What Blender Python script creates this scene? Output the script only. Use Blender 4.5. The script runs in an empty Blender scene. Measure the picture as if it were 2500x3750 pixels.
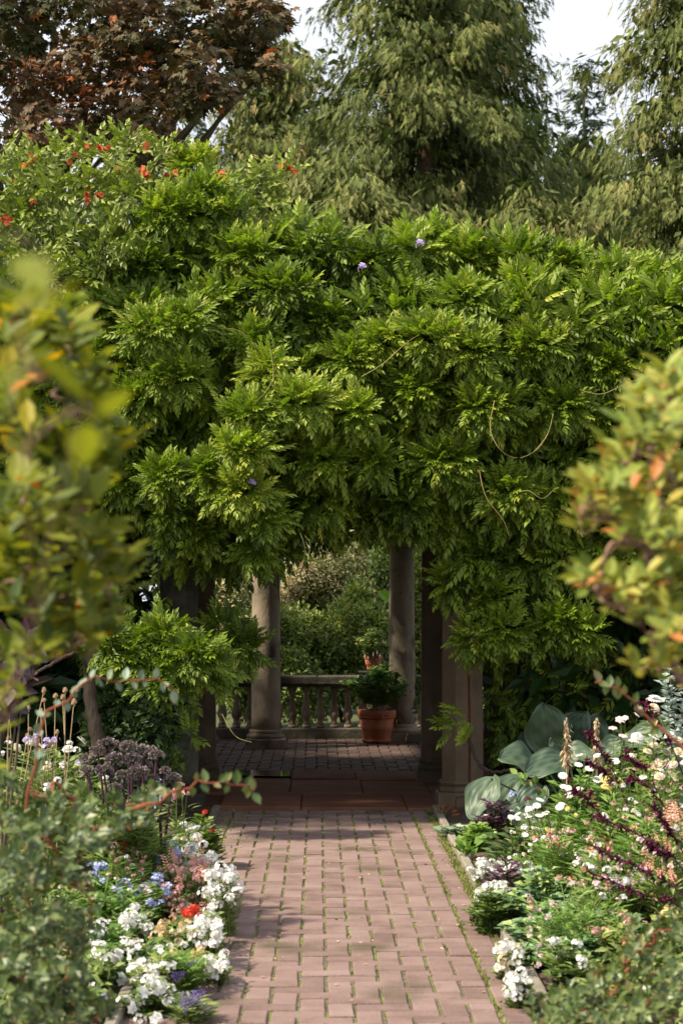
import bpy, math, random
import numpy as np
from mathutils import Vector, Matrix

# ------------------------------------------------------------------ scene, camera, light
S = bpy.context.scene
C = S.collection
R = math.radians
F = 6850.0                       # focal length in photograph pixels
CAMZ = 1.52
PITCH = math.atan(315 / F)
YAW = -math.atan(87 / F)

cam = bpy.data.cameras.new('camera')
cam.sensor_fit = 'VERTICAL'; cam.sensor_height = 36.0; cam.sensor_width = 24.0
cam.lens = 36.0 * F / 3750
cam.clip_start = 0.05; cam.clip_end = 4000
cam.dof.use_dof = True; cam.dof.focus_distance = 13.0; cam.dof.aperture_fstop = 5.2
cam_ob = bpy.data.objects.new('camera', cam); C.objects.link(cam_ob)
cam_ob.location = (0, 0, CAMZ); cam_ob.rotation_euler = (R(90) + PITCH, 0, YAW)
S.camera = cam_ob

SUN_EL, SUN_AZ = R(49), R(180 + 17)    # azimuth: direction TOWARDS the sun, measured from +X anticlockwise
sd = Vector((math.cos(SUN_EL) * math.cos(SUN_AZ), math.cos(SUN_EL) * math.sin(SUN_AZ), math.sin(SUN_EL)))
W = bpy.data.worlds.new('World'); S.world = W; W.use_nodes = True
nt = W.node_tree; nt.nodes.clear()
def wn(t, **k):
    n = nt.nodes.new(t)
    for a, b in k.items(): setattr(n, a, b)
    return n
sky = wn('ShaderNodeTexSky', sky_type='NISHITA', sun_disc=False)
sky.sun_elevation = SUN_EL; sky.sun_rotation = math.atan2(sd.x, sd.y)
sky.air_density = 1.0; sky.dust_density = 2.0
bg = wn('ShaderNodeBackground'); bg.inputs['Strength'].default_value = 0.1
# thin bright cloud over most of the sky
tc = wn('ShaderNodeTexCoord'); nz = wn('ShaderNodeTexNoise'); nz.inputs['Scale'].default_value = 3.0; nz.inputs['Detail'].default_value = 5
cr = wn('ShaderNodeValToRGB'); cr.color_ramp.elements[0].position = 0.3; cr.color_ramp.elements[1].position = 0.65
cr.color_ramp.elements[0].color = (.74, .74, .74, 1); cr.color_ramp.elements[1].color = (1, 1, 1, 1)
cl = wn('ShaderNodeBackground'); cl.inputs['Color'].default_value = (.90, .93, 1.0, 1); cl.inputs['Strength'].default_value = 0.68
mx = wn('ShaderNodeMixShader'); out = wn('ShaderNodeOutputWorld')
L = nt.links
L.new(tc.outputs['Generated'], nz.inputs['Vector']); L.new(nz.outputs['Fac'], cr.inputs['Fac'])
L.new(sky.outputs['Color'], bg.inputs['Color']); L.new(cr.outputs['Color'], mx.inputs['Fac'])
L.new(bg.outputs[0], mx.inputs[1]); L.new(cl.outputs[0], mx.inputs[2]); L.new(mx.outputs[0], out.inputs['Surface'])

sun = bpy.data.lights.new('sun', 'SUN'); sun.energy = 4.8; sun.angle = R(3.0); sun.color = (1.0, .89, .70)
sun_ob = bpy.data.objects.new('sun', sun); C.objects.link(sun_ob)
sun_ob.rotation_euler = sd.to_track_quat('Z', 'Y').to_euler(); sun_ob.location = sd * 60
S.view_settings.view_transform = 'Standard'; S.view_settings.look = 'None'
S.view_settings.gamma = 1.0; S.view_settings.use_curve_mapping = False
S.view_settings.exposure = 0.90
S.render.engine = 'CYCLES'
S.cycles.max_bounces = 6; S.cycles.transparent_max_bounces = 4
S.cycles.diffuse_bounces = 4; S.cycles.transmission_bounces = 4

# ------------------------------------------------------------------ placement helpers
Mc = np.array(Matrix.Rotation(YAW, 3, 'Z') @ Matrix.Rotation(R(90) + PITCH, 3, 'X'))
def at(px, py, d):
    """world point at depth y=d seen at photograph pixel (px,py)"""
    v = Mc @ np.array([(px - 1250) / F, -(py - 1875) / F, -1.0])
    t = d / v[1]
    return np.array([v[0] * t, d, CAMZ + v[2] * t])
def atD(x, y, d): return at(x * 1.5944, y * 1.5944, d)
def gd(px, py):
    v = Mc @ np.array([(px - 1250) / F, -(py - 1875) / F, -1.0]); t = -CAMZ / v[2]
    return np.array([v[0] * t, v[1] * t, 0.0])
def mD(r, d): return r * 1.5944 * d / F          # metres of r overview pixels at depth d

# ------------------------------------------------------------------ mesh helpers
def nrm(v):
    v = np.asarray(v, float)
    return v / np.maximum(np.linalg.norm(v, axis=-1, keepdims=True), 1e-9)
def frames(a, up):
    a = nrm(a); x = np.cross(a, up); bad = np.linalg.norm(x, axis=-1) < 1e-4
    if bad.any(): x[bad] = np.cross(a[bad], np.array([1.0, .1, 0]))
    x = nrm(x); n = np.cross(x, a)
    return np.stack([x, a, n], axis=-1)
def tile(proto, locs, Rm, s, tint):
    PV, PF = proto[0], proto[1]; n = len(locs)
    V = np.einsum('nij,kj->nki', Rm * np.asarray(s, float).reshape(-1, 1, 1), PV) + locs[:, None, :]
    Fc = PF[None] + (np.arange(n) * len(PV))[:, None, None]
    T = np.repeat(np.asarray(tint, float).reshape(-1, 1), len(PV), axis=1)
    if len(proto) > 2: T = T + proto[2][None]
    return V.reshape(-1, 3), Fc.reshape(-1, 3), T.reshape(-1)
def mesh_of(name, V, Fc, mats, tint=None, smooth=False, mi=None):
    me = bpy.data.meshes.new(name)
    V = np.asarray(V, np.float32); Fc = np.asarray(Fc, np.int32); nf = len(Fc)
    me.vertices.add(len(V)); me.vertices.foreach_set('co', V.ravel())
    me.loops.add(nf * 3); me.loops.foreach_set('vertex_index', Fc.ravel())
    me.polygons.add(nf)
    me.polygons.foreach_set('loop_start', np.arange(nf, dtype=np.int32) * 3)
    if smooth: me.polygons.foreach_set('use_smooth', np.ones(nf, bool))
    else: me.polygons.foreach_set('use_smooth', np.zeros(nf, bool))
    for m in (mats if isinstance(mats, (list, tuple)) else [mats]): me.materials.append(m)
    if mi is not None: me.polygons.foreach_set('material_index', np.asarray(mi, np.int32))
    if tint is not None:
        at_ = me.attributes.new('tint', 'FLOAT', 'POINT'); at_.data.foreach_set('value', np.asarray(tint, np.float32))
    me.update(calc_edges=True); me.validate()
    return me
class MB:
    def __init__(s): s.V = []; s.F = []; s.T = []; s.M = []; s.n = 0
    def add(s, V, Fc, T=None, mi=0):
        V = np.asarray(V, float).reshape(-1, 3); Fc = np.asarray(Fc, int).reshape(-1, 3)
        s.V.append(V); s.F.append(Fc + s.n); s.n += len(V)
        s.T.append(np.zeros(len(V)) if T is None else np.broadcast_to(np.asarray(T, float), (len(V),)))
        s.M.append(np.full(len(Fc), mi)); return s
    def tile(s, proto, locs, a, up, sc, tint, mi=0):
        locs = np.asarray(locs, float).reshape(-1, 3)
        if len(locs) == 0: return s
        a = np.broadcast_to(np.asarray(a, float), locs.shape).copy(); up = np.broadcast_to(np.asarray(up, float), locs.shape).copy()
        sc = np.broadcast_to(np.asarray(sc, float), (len(locs),)); tint = np.broadcast_to(np.asarray(tint, float), (len(locs),))
        V, Fc, T = tile(proto, locs, frames(a, up), sc, tint); return s.add(V, Fc, T, mi)
    def mesh(s, name, mats, smooth=False):
        return mesh_of(name, np.concatenate(s.V), np.concatenate(s.F), mats, np.concatenate(s.T), smooth, np.concatenate(s.M))
    def build(s, name, mats, parent=None, kind=None, smooth=False, label=None):
        return obj(name, s.mesh(name, mats, smooth), parent, kind, label)
def obj(name, me, parent=None, kind=None, label=None, loc=None, rot=None, scale=None):
    o = bpy.data.objects.new(name, me); C.objects.link(o)
    if parent is not None: o.parent = parent
    if kind: o['kind'] = kind
    if label: o['label'] = label
    if loc is not None: o.location = loc
    if rot is not None: o.rotation_euler = rot
    if scale is not None: o.scale = scale if hasattr(scale, '__len__') else (scale,) * 3
    return o
def thing(name, label, cat, group=None, loc=(0, 0, 0), rz=0):
    o = bpy.data.objects.new(name, None); C.objects.link(o); o.empty_display_size = .1
    o.location = loc; o.rotation_euler = (0, 0, rz); o['label'] = label; o['category'] = cat
    if group: o['group'] = group
    return o
def tag(o, label, cat, group=None):
    o['label'] = label; o['category'] = cat
    if group: o['group'] = group
    return o
def tube(P, rad, k=6):
    P = np.asarray(P, float); n = len(P); rad = np.broadcast_to(np.asarray(rad, float), (n,))
    t = nrm(np.gradient(P, axis=0)); ref = np.array([.3, .2, 1.0]) if abs(t[0][2]) < .9 else np.array([1.0, .2, 0])
    x = nrm(np.cross(t, ref)); y = np.cross(t, x)
    a = np.arange(k) * 2 * np.pi / k
    V = P[:, None] + rad[:, None, None] * (np.cos(a)[None, :, None] * x[:, None] + np.sin(a)[None, :, None] * y[:, None])
    Fc = []
    for i in range(n - 1):
        for j in range(k):
            b = (j + 1) % k; Fc += [(i * k + j, i * k + b, (i + 1) * k + b), (i * k + j, (i + 1) * k + b, (i + 1) * k + j)]
    return V.reshape(-1, 3), np.array(Fc)
def smooth_path(P, n=24):
    P = np.asarray(P, float); m = len(P); t = np.linspace(0, m - 1, n); o = []
    for u in t:
        i = min(int(u), m - 2); f = u - i
        p0, p1, p2, p3 = P[max(i - 1, 0)], P[i], P[i + 1], P[min(i + 2, m - 1)]
        o.append(.5 * ((2 * p1) + (-p0 + p2) * f + (2 * p0 - 5 * p1 + 4 * p2 - p3) * f * f + (-p0 + 3 * p1 - 3 * p2 + p3) * f ** 3))
    return np.array(o)
def lathe(prof, k=24, c=(0, 0, 0), close=True):
    prof = np.asarray(prof, float); a = np.arange(k) * 2 * np.pi / k + np.pi / k; n = len(prof)
    V = np.stack([prof[:, None, 0] * np.cos(a), prof[:, None, 0] * np.sin(a), np.broadcast_to(prof[:, None, 1], (n, k))], -1).reshape(-1, 3)
    Fc = []
    for i in range(n - 1):
        for j in range(k):
            b = (j + 1) % k; Fc += [(i * k + j, i * k + b, (i + 1) * k + b), (i * k + j, (i + 1) * k + b, (i + 1) * k + j)]
    if close:
        V = np.vstack([V, [0, 0, prof[0, 1]], [0, 0, prof[-1, 1]]])
        for j in range(k):
            b = (j + 1) % k; Fc += [(n * k, b, j), (n * k + 1, (n - 1) * k + j, (n - 1) * k + b)]
    return V + np.array(c), np.array(Fc)
def box(c, s, ch=0.0):
    """box with its top edges chamfered by ch"""
    x, y, z = np.array(s) / 2.0
    lo = [(-x, -y, -z), (x, -y, -z), (x, y, -z), (-x, y, -z)]
    if ch <= 0:
        V = lo + [(a, b, z) for a, b, _ in lo]; rings = 2
    else:
        V = lo + [(a, b, z - ch) for a, b, _ in lo] + [(a - math.copysign(ch, a), b - math.copysign(ch, b), z) for a, b, _ in lo]; rings = 3
    Fc = []
    for r in range(rings - 1):
        for j in range(4):
            b = (j + 1) % 4; Fc += [(r * 4 + j, r * 4 + b, r * 4 + 4 + b), (r * 4 + j, r * 4 + 4 + b, r * 4 + 4 + j)]
    t = (rings - 1) * 4; Fc += [(t, t + 1, t + 2), (t, t + 2, t + 3), (0, 2, 1), (0, 3, 2)]
    return np.array(V, float) + np.array(c), np.array(Fc)
def rots(V, rx=0, ry=0, rz=0):
    from mathutils import Euler
    return np.asarray(V) @ np.array(Euler((rx, ry, rz)).to_matrix()).T

# ------------------------------------------------------------------ materials
def new_mat(name):
    m = bpy.data.materials.new(name); m.use_nodes = True; t = m.node_tree; t.nodes.clear()
    return m, t, t.nodes, t.links
def ramp(N, cols, interp='LINEAR'):
    r = N.new('ShaderNodeValToRGB'); e = r.color_ramp.elements; r.color_ramp.interpolation = interp
    while len(e) < len(cols): e.new(.5)
    for i, c in enumerate(cols):
        p, col = c if isinstance(c[1], (tuple, list)) else (i / (len(cols) - 1), c)
        e[i].position = p; e[i].color = (*col, 1)
    return r
def math_n(N, Lk, op, a, b=None):
    m = N.new('ShaderNodeMath'); m.operation = op
    for i, v in enumerate((a, b)):
        if v is None: continue
        if isinstance(v, (int, float)): m.inputs[i].default_value = v
        else: Lk.new(v, m.inputs[i])
    return m.outputs[0]
def leaf_mat(name, cols, rough=.45, trans=.3, tcol=(1.0, 1.25, .5), spec=.4, obj_var=.12, nscale=7.0, nvar=.45):
    """cols run from old to young leaf colours; the attribute 'tint' picks along them"""
    m, t, N, Lk = new_mat(name)
    A = N.new('ShaderNodeAttribute'); A.attribute_name = 'tint'
    oi = N.new('ShaderNodeObjectInfo')
    geo = N.new('ShaderNodeNewGeometry')
    nz = N.new('ShaderNodeTexNoise'); nz.inputs['Scale'].default_value = nscale; nz.inputs['Detail'].default_value = 3
    Lk.new(geo.outputs['Position'], nz.inputs['Vector'])
    f = math_n(N, Lk, 'ADD', A.outputs['Fac'], math_n(N, Lk, 'MULTIPLY', math_n(N, Lk, 'SUBTRACT', oi.outputs['Random'], .5), obj_var * 2))
    f = math_n(N, Lk, 'ADD', f, math_n(N, Lk, 'MULTIPLY', math_n(N, Lk, 'SUBTRACT', nz.outputs['Fac'], .5), nvar))
    r = ramp(N, cols); Lk.new(f, r.inputs['Fac'])
    p = N.new('ShaderNodeBsdfPrincipled'); Lk.new(r.outputs['Color'], p.inputs['Base Color'])
    p.inputs['Roughness'].default_value = rough; p.inputs['Specular IOR Level'].default_value = spec
    tr = N.new('ShaderNodeBsdfTranslucent'); mm = N.new('ShaderNodeMix'); mm.data_type = 'RGBA'; mm.blend_type = 'MULTIPLY'; mm.inputs[0].default_value = 1
    Lk.new(r.outputs['Color'], mm.inputs[6]); mm.inputs[7].default_value = (*tcol, 1); Lk.new(mm.outputs[2], tr.inputs['Color'])
    ms = N.new('ShaderNodeMixShader'); ms.inputs[0].default_value = trans
    o = N.new('ShaderNodeOutputMaterial'); Lk.new(p.outputs[0], ms.inputs[1]); Lk.new(tr.outputs[0], ms.inputs[2]); Lk.new(ms.outputs[0], o.inputs['Surface'])
    return m
def solid_mat(name, cols, scale=8.0, detail=6, rough=.85, bump=.3, bscale=None, spec=.3, obj_var=.35, world=True, stretch=(1, 1, 1), bdist=.01, mossc=None):
    m, t, N, Lk = new_mat(name)
    tcn = N.new('ShaderNodeTexCoord'); mp = N.new('ShaderNodeMapping'); mp.inputs['Scale'].default_value = stretch
    geo = N.new('ShaderNodeNewGeometry')
    Lk.new(geo.outputs['Position'] if world else tcn.outputs['Object'], mp.inputs['Vector'])
    nz = N.new('ShaderNodeTexNoise'); nz.inputs['Scale'].default_value = scale; nz.inputs['Detail'].default_value = detail; nz.inputs['Roughness'].default_value = .6
    Lk.new(mp.outputs[0], nz.inputs['Vector'])
    oi = N.new('ShaderNodeObjectInfo'); A = N.new('ShaderNodeAttribute'); A.attribute_name = 'tint'
    f = math_n(N, Lk, 'ADD', math_n(N, Lk, 'MULTIPLY', math_n(N, Lk, 'SUBTRACT', nz.outputs['Fac'], .5), 1.4), .5)
    f = math_n(N, Lk, 'ADD', f, math_n(N, Lk, 'MULTIPLY', math_n(N, Lk, 'SUBTRACT', oi.outputs['Random'], .5), obj_var))
    f = math_n(N, Lk, 'ADD', f, A.outputs['Fac'])
    r = ramp(N, cols); Lk.new(f, r.inputs['Fac']); col = r.outputs['Color']
    if mossc:
        n2 = N.new('ShaderNodeTexNoise'); n2.inputs['Scale'].default_value = mossc[1]; n2.inputs['Detail'].default_value = 7; Lk.new(geo.outputs['Position'], n2.inputs['Vector'])
        r2 = ramp(N, [(mossc[2], (0, 0, 0)), (mossc[2] + .12, (1, 1, 1))]); Lk.new(n2.outputs['Fac'], r2.inputs['Fac'])
        mm = N.new('ShaderNodeMix'); mm.data_type = 'RGBA'; Lk.new(r2.outputs['Color'], mm.inputs[0]); Lk.new(col, mm.inputs[6]); mm.inputs[7].default_value = (*mossc[0], 1); col = mm.outputs[2]
    p = N.new('ShaderNodeBsdfPrincipled'); Lk.new(col, p.inputs['Base Color'])
    p.inputs['Roughness'].default_value = rough; p.inputs['Specular IOR Level'].default_value = spec
    if bump:
        n3 = N.new('ShaderNodeTexNoise'); n3.inputs['Scale'].default_value = bscale or scale * 6; n3.inputs['Detail'].default_value = 5; Lk.new(mp.outputs[0], n3.inputs['Vector'])
        b = N.new('ShaderNodeBump'); b.inputs['Strength'].default_value = bump; b.inputs['Distance'].default_value = bdist
        Lk.new(n3.outputs['Fac'], b.inputs['Height']); Lk.new(b.outputs[0], p.inputs['Normal'])
    o = N.new('ShaderNodeOutputMaterial'); Lk.new(p.outputs[0], o.inputs['Surface'])
    return m

M = {}
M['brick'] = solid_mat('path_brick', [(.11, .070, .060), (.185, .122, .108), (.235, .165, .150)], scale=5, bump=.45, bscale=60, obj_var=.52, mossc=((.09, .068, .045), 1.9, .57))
M['dark_brick'] = solid_mat('terrace_brick', [(.040, .024, .019), (.075, .046, .037), (.11, .07, .057)], scale=5, bump=.35, bscale=60, obj_var=.45)
M['joint'] = solid_mat('joint_sand', [(.03, .025, .015), (.10, .085, .05), (.28, .24, .15)], scale=30, bump=.6, bscale=120, mossc=((.12, .145, .03), 5.0, .47))
M['joint_dark'] = solid_mat('joint_soil', [(.02, .018, .012), (.05, .042, .028)], scale=14, bump=.6)
M['flag'] = solid_mat('red_sandstone', [(.09, .038, .024), (.17, .072, .044), (.24, .11, .075)], scale=4, bump=.2, bscale=40, obj_var=.5, rough=.8, spec=.1)
M['stone'] = solid_mat('weathered_stone', [(.05, .042, .028), (.19, .15, .105), (.35, .285, .205)], scale=5, bump=.5, bscale=45, stretch=(1, 1, .55), mossc=((.05, .045, .03), 4.0, .56))
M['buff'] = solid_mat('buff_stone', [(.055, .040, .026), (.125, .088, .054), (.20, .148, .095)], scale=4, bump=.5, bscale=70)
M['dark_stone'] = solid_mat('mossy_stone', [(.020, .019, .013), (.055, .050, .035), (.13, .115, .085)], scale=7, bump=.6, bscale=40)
M['kerb'] = solid_mat('kerb_stone', [(.10, .085, .065), (.22, .19, .155), (.32, .28, .24)], scale=6, bump=.4, mossc=((.11, .14, .03), 6, .58))
M['soil'] = solid_mat('bed_soil', [(.030, .020, .013), (.085, .058, .038), (.15, .105, .07)], scale=9, bump=1.0, bscale=55, bdist=.03)
M['ground'] = solid_mat('garden_ground', [(.035, .045, .015), (.06, .075, .025), (.10, .09, .05)], scale=1.5, bump=.5)
M['timber'] = solid_mat('dark_timber', [(.025, .018, .012), (.06, .045, .03)], scale=6, stretch=(1, .2, 1), bump=.4)
M['bark'] = solid_mat('bark', [(.03, .022, .015), (.10, .075, .052), (.17, .135, .10)], scale=9, stretch=(1, 1, .25), bump=.8, bdist=.02)
M['redbark'] = solid_mat('red_bark', [(.07, .035, .022), (.16, .09, .06), (.23, .16, .12)], scale=5, stretch=(1, 1, .2), bump=.8)
M['terracotta'] = solid_mat('terracotta', [(.16, .045, .02), (.28, .08, .032), (.34, .13, .065)], scale=9, bump=.15, rough=.75)
M['rust'] = solid_mat('rusty_metal', [(.07, .022, .012), (.15, .05, .025)], scale=20, bump=.3)
M['iron'] = solid_mat('dark_iron', [(.02, .02, .02), (.05, .045, .04)], scale=20, bump=.2, rough=.5)
M['twig'] = solid_mat('twig_bark', [(.10, .055, .035), (.22, .13, .09), (.30, .20, .15)], scale=30, bump=.4)
M['redtwig'] = solid_mat('red_twig', [(.17, .045, .02), (.30, .09, .05)], scale=30, bump=.2)
M['tendril'] = solid_mat('tendril', [(.20, .20, .06), (.34, .29, .10), (.36, .20, .09)], scale=4, bump=0)
M['stem'] = solid_mat('green_stem', [(.09, .14, .03), (.20, .24, .07)], scale=12, bump=0)
M['dry'] = solid_mat('dry_stem', [(.28, .20, .11), (.45, .34, .20)], scale=12, bump=0)
M['purple_stem'] = solid_mat('purple_stem', [(.04, .012, .03), (.08, .022, .055)], scale=12, bump=0)

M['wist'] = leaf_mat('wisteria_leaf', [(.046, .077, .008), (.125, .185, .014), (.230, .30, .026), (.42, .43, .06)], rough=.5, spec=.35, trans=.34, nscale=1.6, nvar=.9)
M['wist_shade'] = leaf_mat('wisteria_shade_leaf', [(.012, .034, .007), (.032, .080, .014)], rough=.5, trans=.10)  # wisteria leaf with the shade inside the mass put into its colour
M['trumpet'] = leaf_mat('trumpet_vine_leaf', [(.055, .09, .010), (.15, .195, .020), (.29, .33, .04)], rough=.55, spec=.5, trans=.25)
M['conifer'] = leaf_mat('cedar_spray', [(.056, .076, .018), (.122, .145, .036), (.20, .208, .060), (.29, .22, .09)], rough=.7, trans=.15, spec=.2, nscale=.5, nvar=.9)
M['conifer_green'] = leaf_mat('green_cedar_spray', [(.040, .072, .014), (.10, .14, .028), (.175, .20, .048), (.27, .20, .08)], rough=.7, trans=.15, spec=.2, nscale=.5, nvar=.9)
M['fir'] = leaf_mat('fir_needles', [(.018, .032, .014), (.05, .07, .03)], rough=.8, trans=.05, spec=.2)
M['maple'] = leaf_mat('copper_maple_leaf', [(.022, .032, .008), (.055, .058, .016), (.10, .078, .034), (.16, .095, .052), (.36, .11, .03)], rough=.6, spec=.2, trans=.15, tcol=(1.2, .8, .4), nscale=1.2, nvar=.9)
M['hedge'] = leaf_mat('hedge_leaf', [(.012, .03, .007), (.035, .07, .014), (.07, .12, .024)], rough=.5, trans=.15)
M['gardengreen'] = leaf_mat('garden_shrub_leaf', [(.04, .075, .014), (.13, .19, .034), (.30, .33, .07)], rough=.5, trans=.25, nvar=.7, nscale=1.5)
M['drypink'] = leaf_mat('faded_bloom', [(.09, .13, .03), (.21, .25, .08), (.40, .32, .18)], rough=.7, trans=.2, tcol=(1, .9, .7), nvar=.9, nscale=1.5)
M['olive'] = leaf_mat('olive_shrub_leaf', [(.075, .12, .03), (.16, .20, .02), (.27, .285, .02), (.50, .34, .015), (.60, .19, .015)], rough=.55, spec=.25, trans=.45, tcol=(1.2, 1.1, .4), obj_var=.10, nvar=.15)
M['gold'] = leaf_mat('golden_shrub_leaf', [(.13, .20, .045), (.25, .31, .055), (.40, .39, .075), (.48, .30, .07), (.5, .2, .06)], rough=.5, spec=.25, trans=.35, tcol=(1.1, 1.0, .45), obj_var=.12, nvar=.15)
M['roseleaf'] = leaf_mat('small_round_leaf', [(.032, .062, .020), (.075, .115, .032), (.14, .19, .05), (.20, .18, .07)], rough=.42, spec=.5, trans=.25, obj_var=.3)
M['bedgreen'] = leaf_mat('bed_foliage', [(.045, .085, .018), (.12, .18, .038), (.23, .30, .075), (.36, .36, .13)], rough=.5, trans=.3, nvar=.8, nscale=3)
M['freshgreen'] = leaf_mat('fresh_foliage', [(.06, .13, .02), (.13, .24, .04), (.24, .34, .08)], rough=.45, trans=.3)
M['greygreen'] = leaf_mat('grey_green_foliage', [(.10, .17, .11), (.19, .27, .19), (.28, .34, .22)], rough=.5, trans=.2, tcol=(1, 1.1, .8))
M['bluegreen'] = leaf_mat('blue_green_leaf', [(.08, .16, .08), (.15, .26, .13), (.26, .38, .18), (.38, .46, .16)], rough=.4, spec=.5, trans=.25, tcol=(1, 1.1, .7), nvar=.8, nscale=5)
M['purpleleaf'] = leaf_mat('purple_leaf', [(.025, .010, .022), (.075, .030, .055), (.14, .07, .10)], rough=.4, spec=.5, trans=.12, tcol=(1.2, .6, .9))
M['kale'] = leaf_mat('kale_leaf', [(.10, .085, .08), (.20, .16, .155), (.32, .28, .24)], rough=.6, trans=.08, tcol=(1.1, .7, 1), nvar=1.0, nscale=9)
M['hosta'] = leaf_mat('hosta_leaf', [(.035, .068, .042), (.062, .102, .060), (.10, .14, .078)], rough=.5, spec=.5, trans=.12, nvar=.4, nscale=12, obj_var=.25)
M['euca'] = leaf_mat('eucalyptus_leaf', [(.20, .27, .23), (.34, .41, .36)], rough=.5, trans=.15, tcol=(1, 1, .9))
M['banana'] = leaf_mat('banana_leaf', [(.10, .22, .02), (.26, .40, .05)], rough=.4, trans=.45)
def petal(name, cols, trans=.25, tcol=(1, 1, 1)): return leaf_mat(name, cols, rough=.55, spec=.2, trans=trans, tcol=tcol, nvar=.3, nscale=20)
M['white'] = petal('white_petal', [(.68, .66, .62), (.82, .81, .80)])
M['cream'] = petal('cream_petal', [(.62, .50, .32), (.74, .66, .50)])
M['buffy'] = petal('buff_petal', [(.55, .36, .16), (.68, .50, .28)])
M['yellow'] = petal('yellow_petal', [(.62, .50, .12), (.74, .64, .30)])
M['pink'] = petal('pink_petal', [(.50, .24, .22), (.64, .38, .36)])
M['coral'] = petal('coral_petal', [(.55, .22, .15), (.68, .36, .26)])
M['palepink'] = petal('pale_pink_petal', [(.62, .46, .48), (.74, .60, .60)])
M['blue'] = petal('blue_petal', [(.24, .30, .55), (.42, .46, .70)])
M['red'] = petal('red_petal', [(.55, .03, .02), (.68, .09, .05)])
M['orange'] = petal('orange_petal', [(.60, .09, .04), (.72, .20, .08)])
M['violet'] = petal('violet_petal', [(.16, .09, .34), (.30, .20, .50)])
M['lilac'] = petal('lilac_petal', [(.40, .32, .60), (.56, .48, .72)])
M['plum'] = petal('plum_petal', [(.035, .008, .014), (.085, .010, .034), (.28, .02, .11)])
M['black'] = petal('dark_pansy_petal', [(.010, .004, .012), (.02, .008, .022)], trans=.0)
M['seed'] = solid_mat('seed_head', [(.30, .17, .09), (.45, .30, .17)], scale=20, bump=.2)
M['moss'] = leaf_mat('moss', [(.10, .13, .03), (.20, .22, .055), (.32, .29, .11)], rough=.8, trans=.2, nvar=.9, nscale=4)

# water (a shallow puddle)
m, t, N, Lk = new_mat('puddle_water'); p = N.new('ShaderNodeBsdfPrincipled')
p.inputs['Base Color'].default_value = (.02, .014, .010, 1); p.inputs['Roughness'].default_value = .04; p.inputs['IOR'].default_value = 1.33
o = N.new('ShaderNodeOutputMaterial'); Lk.new(p.outputs[0], o.inputs['Surface']); M['water'] = m

# ------------------------------------------------------------------ leaf prototypes (length along +Y, face +Z)
def leaf4(L=1, w=.3, fold=.12, bend=0):
    V = np.array([(0, 0, 0), (-w, .45 * L, fold * w), (w, .45 * L, fold * w), (0, L, -bend), (0, .45 * L, -fold * w)])
    return V, np.array([(0, 4, 1), (0, 2, 4), (4, 3, 1), (4, 2, 3)])
def leaf8(L=1, w=.28, fold=.3, bend=.12, y1=.3, y2=.68, w2=.85):
    V = np.array([(0, 0, 0), (-w, y1 * L, 0), (0, y1 * L, -fold * w), (w, y1 * L, 0), (-w * w2, y2 * L, -bend * .35), (0, y2 * L, -fold * w * .9 - bend * .35), (w * w2, y2 * L, -bend * .35), (0, L, -bend)])
    return V, np.array([(0, 2, 1), (0, 3, 2), (1, 2, 5), (1, 5, 4), (2, 3, 6), (2, 6, 5), (4, 5, 7), (5, 6, 7)])
def compound(rs, pairs=5, L=.26, ll=.078, w=.27, droop=.35, ang=52, hang=.25, cheap=False, flat=False):
    mb = MB(); n = pairs * 2 + 1
    ys = np.linspace(.22, .93, pairs)
    def rp(t): return np.array([0, L * t * (1 - .12 * t * droop), -L * droop * t * t])
    P = [rp(t) for t in (0, .5, 1)]
    if cheap or flat: mb.add([P[0], P[1] + [-.002, 0, 0], P[1] + [.002, 0, 0], P[2]], [(0, 2, 1), (1, 2, 3)], .15)
    else:
        V, Fc = tube(P, [.0016, .0012, .0006], 3); mb.add(V, Fc, .15)
    base = (np.array([(0, 0, 0), (-w, .45, 0), (w, .45, 0), (0, 1, -.12)]), np.array([(0, 3, 1), (0, 2, 3)])) if flat else leaf4(1, w, .2, .15) if cheap else leaf8(1, w, .35, .22)
    for i, t in enumerate(ys):
        for sgn in (-1, 1):
            an = R(ang * (1 - .25 * t) + rs.uniform(-9, 9)); d = np.array([sgn * math.sin(an), math.cos(an), -hang + rs.uniform(-.15, .15)])
            d = d + np.array([0, 0, -droop * t]); sz = ll * (.72 + .5 * math.sin(math.pi * (.15 + .75 * t))) * rs.uniform(.88, 1.12)
            up = nrm(np.array([sgn * .35 + rs.uniform(-.2, .2), rs.uniform(-.2, .2), 1.0]))
            mb.tile(base, [rp(t)], [d], [up], sz, rs.uniform(-.10, .10) + .12 * t)
    mb.tile(base, [rp(1)], [np.array([0, 1, -droop * 1.3])], [np.array([0, 0, 1.0])], ll * 1.1, .12)
    return np.concatenate(mb.V), np.concatenate(mb.F), np.concatenate(mb.T)

# ================================================================== THE SETTING
g = MB()
g.add([(-300, -60, -.06), (300, -60, -.06), (300, 900, -.06), (-300, 900, -.06)], [(0, 1, 2), (0, 2, 3)])
g.build('ground', M['ground'], kind='structure')
def soil_sheet(name, x0, x1, y0, y1, seed, hfun):
    rs = np.random.RandomState(seed); nx, ny = 60, 90
    xs = np.linspace(x0, x1, nx); ys = np.linspace(y0, y1, ny); X, Y = np.meshgrid(xs, ys)
    Z = hfun(X, Y) + rs.rand(ny, nx) * .02 * (hfun(X, Y) > -.02)
    V = np.stack([X, Y, Z], -1).reshape(-1, 3); i = (np.arange(ny - 1)[:, None] * nx + np.arange(nx - 1)).ravel()
    Fc = np.vstack([np.stack([i, i + 1, i + nx + 1], 1), np.stack([i, i + nx + 1, i + nx], 1)])
    obj(name, mesh_of(name, V, Fc, M['soil'], None, True), kind='structure')
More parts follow.
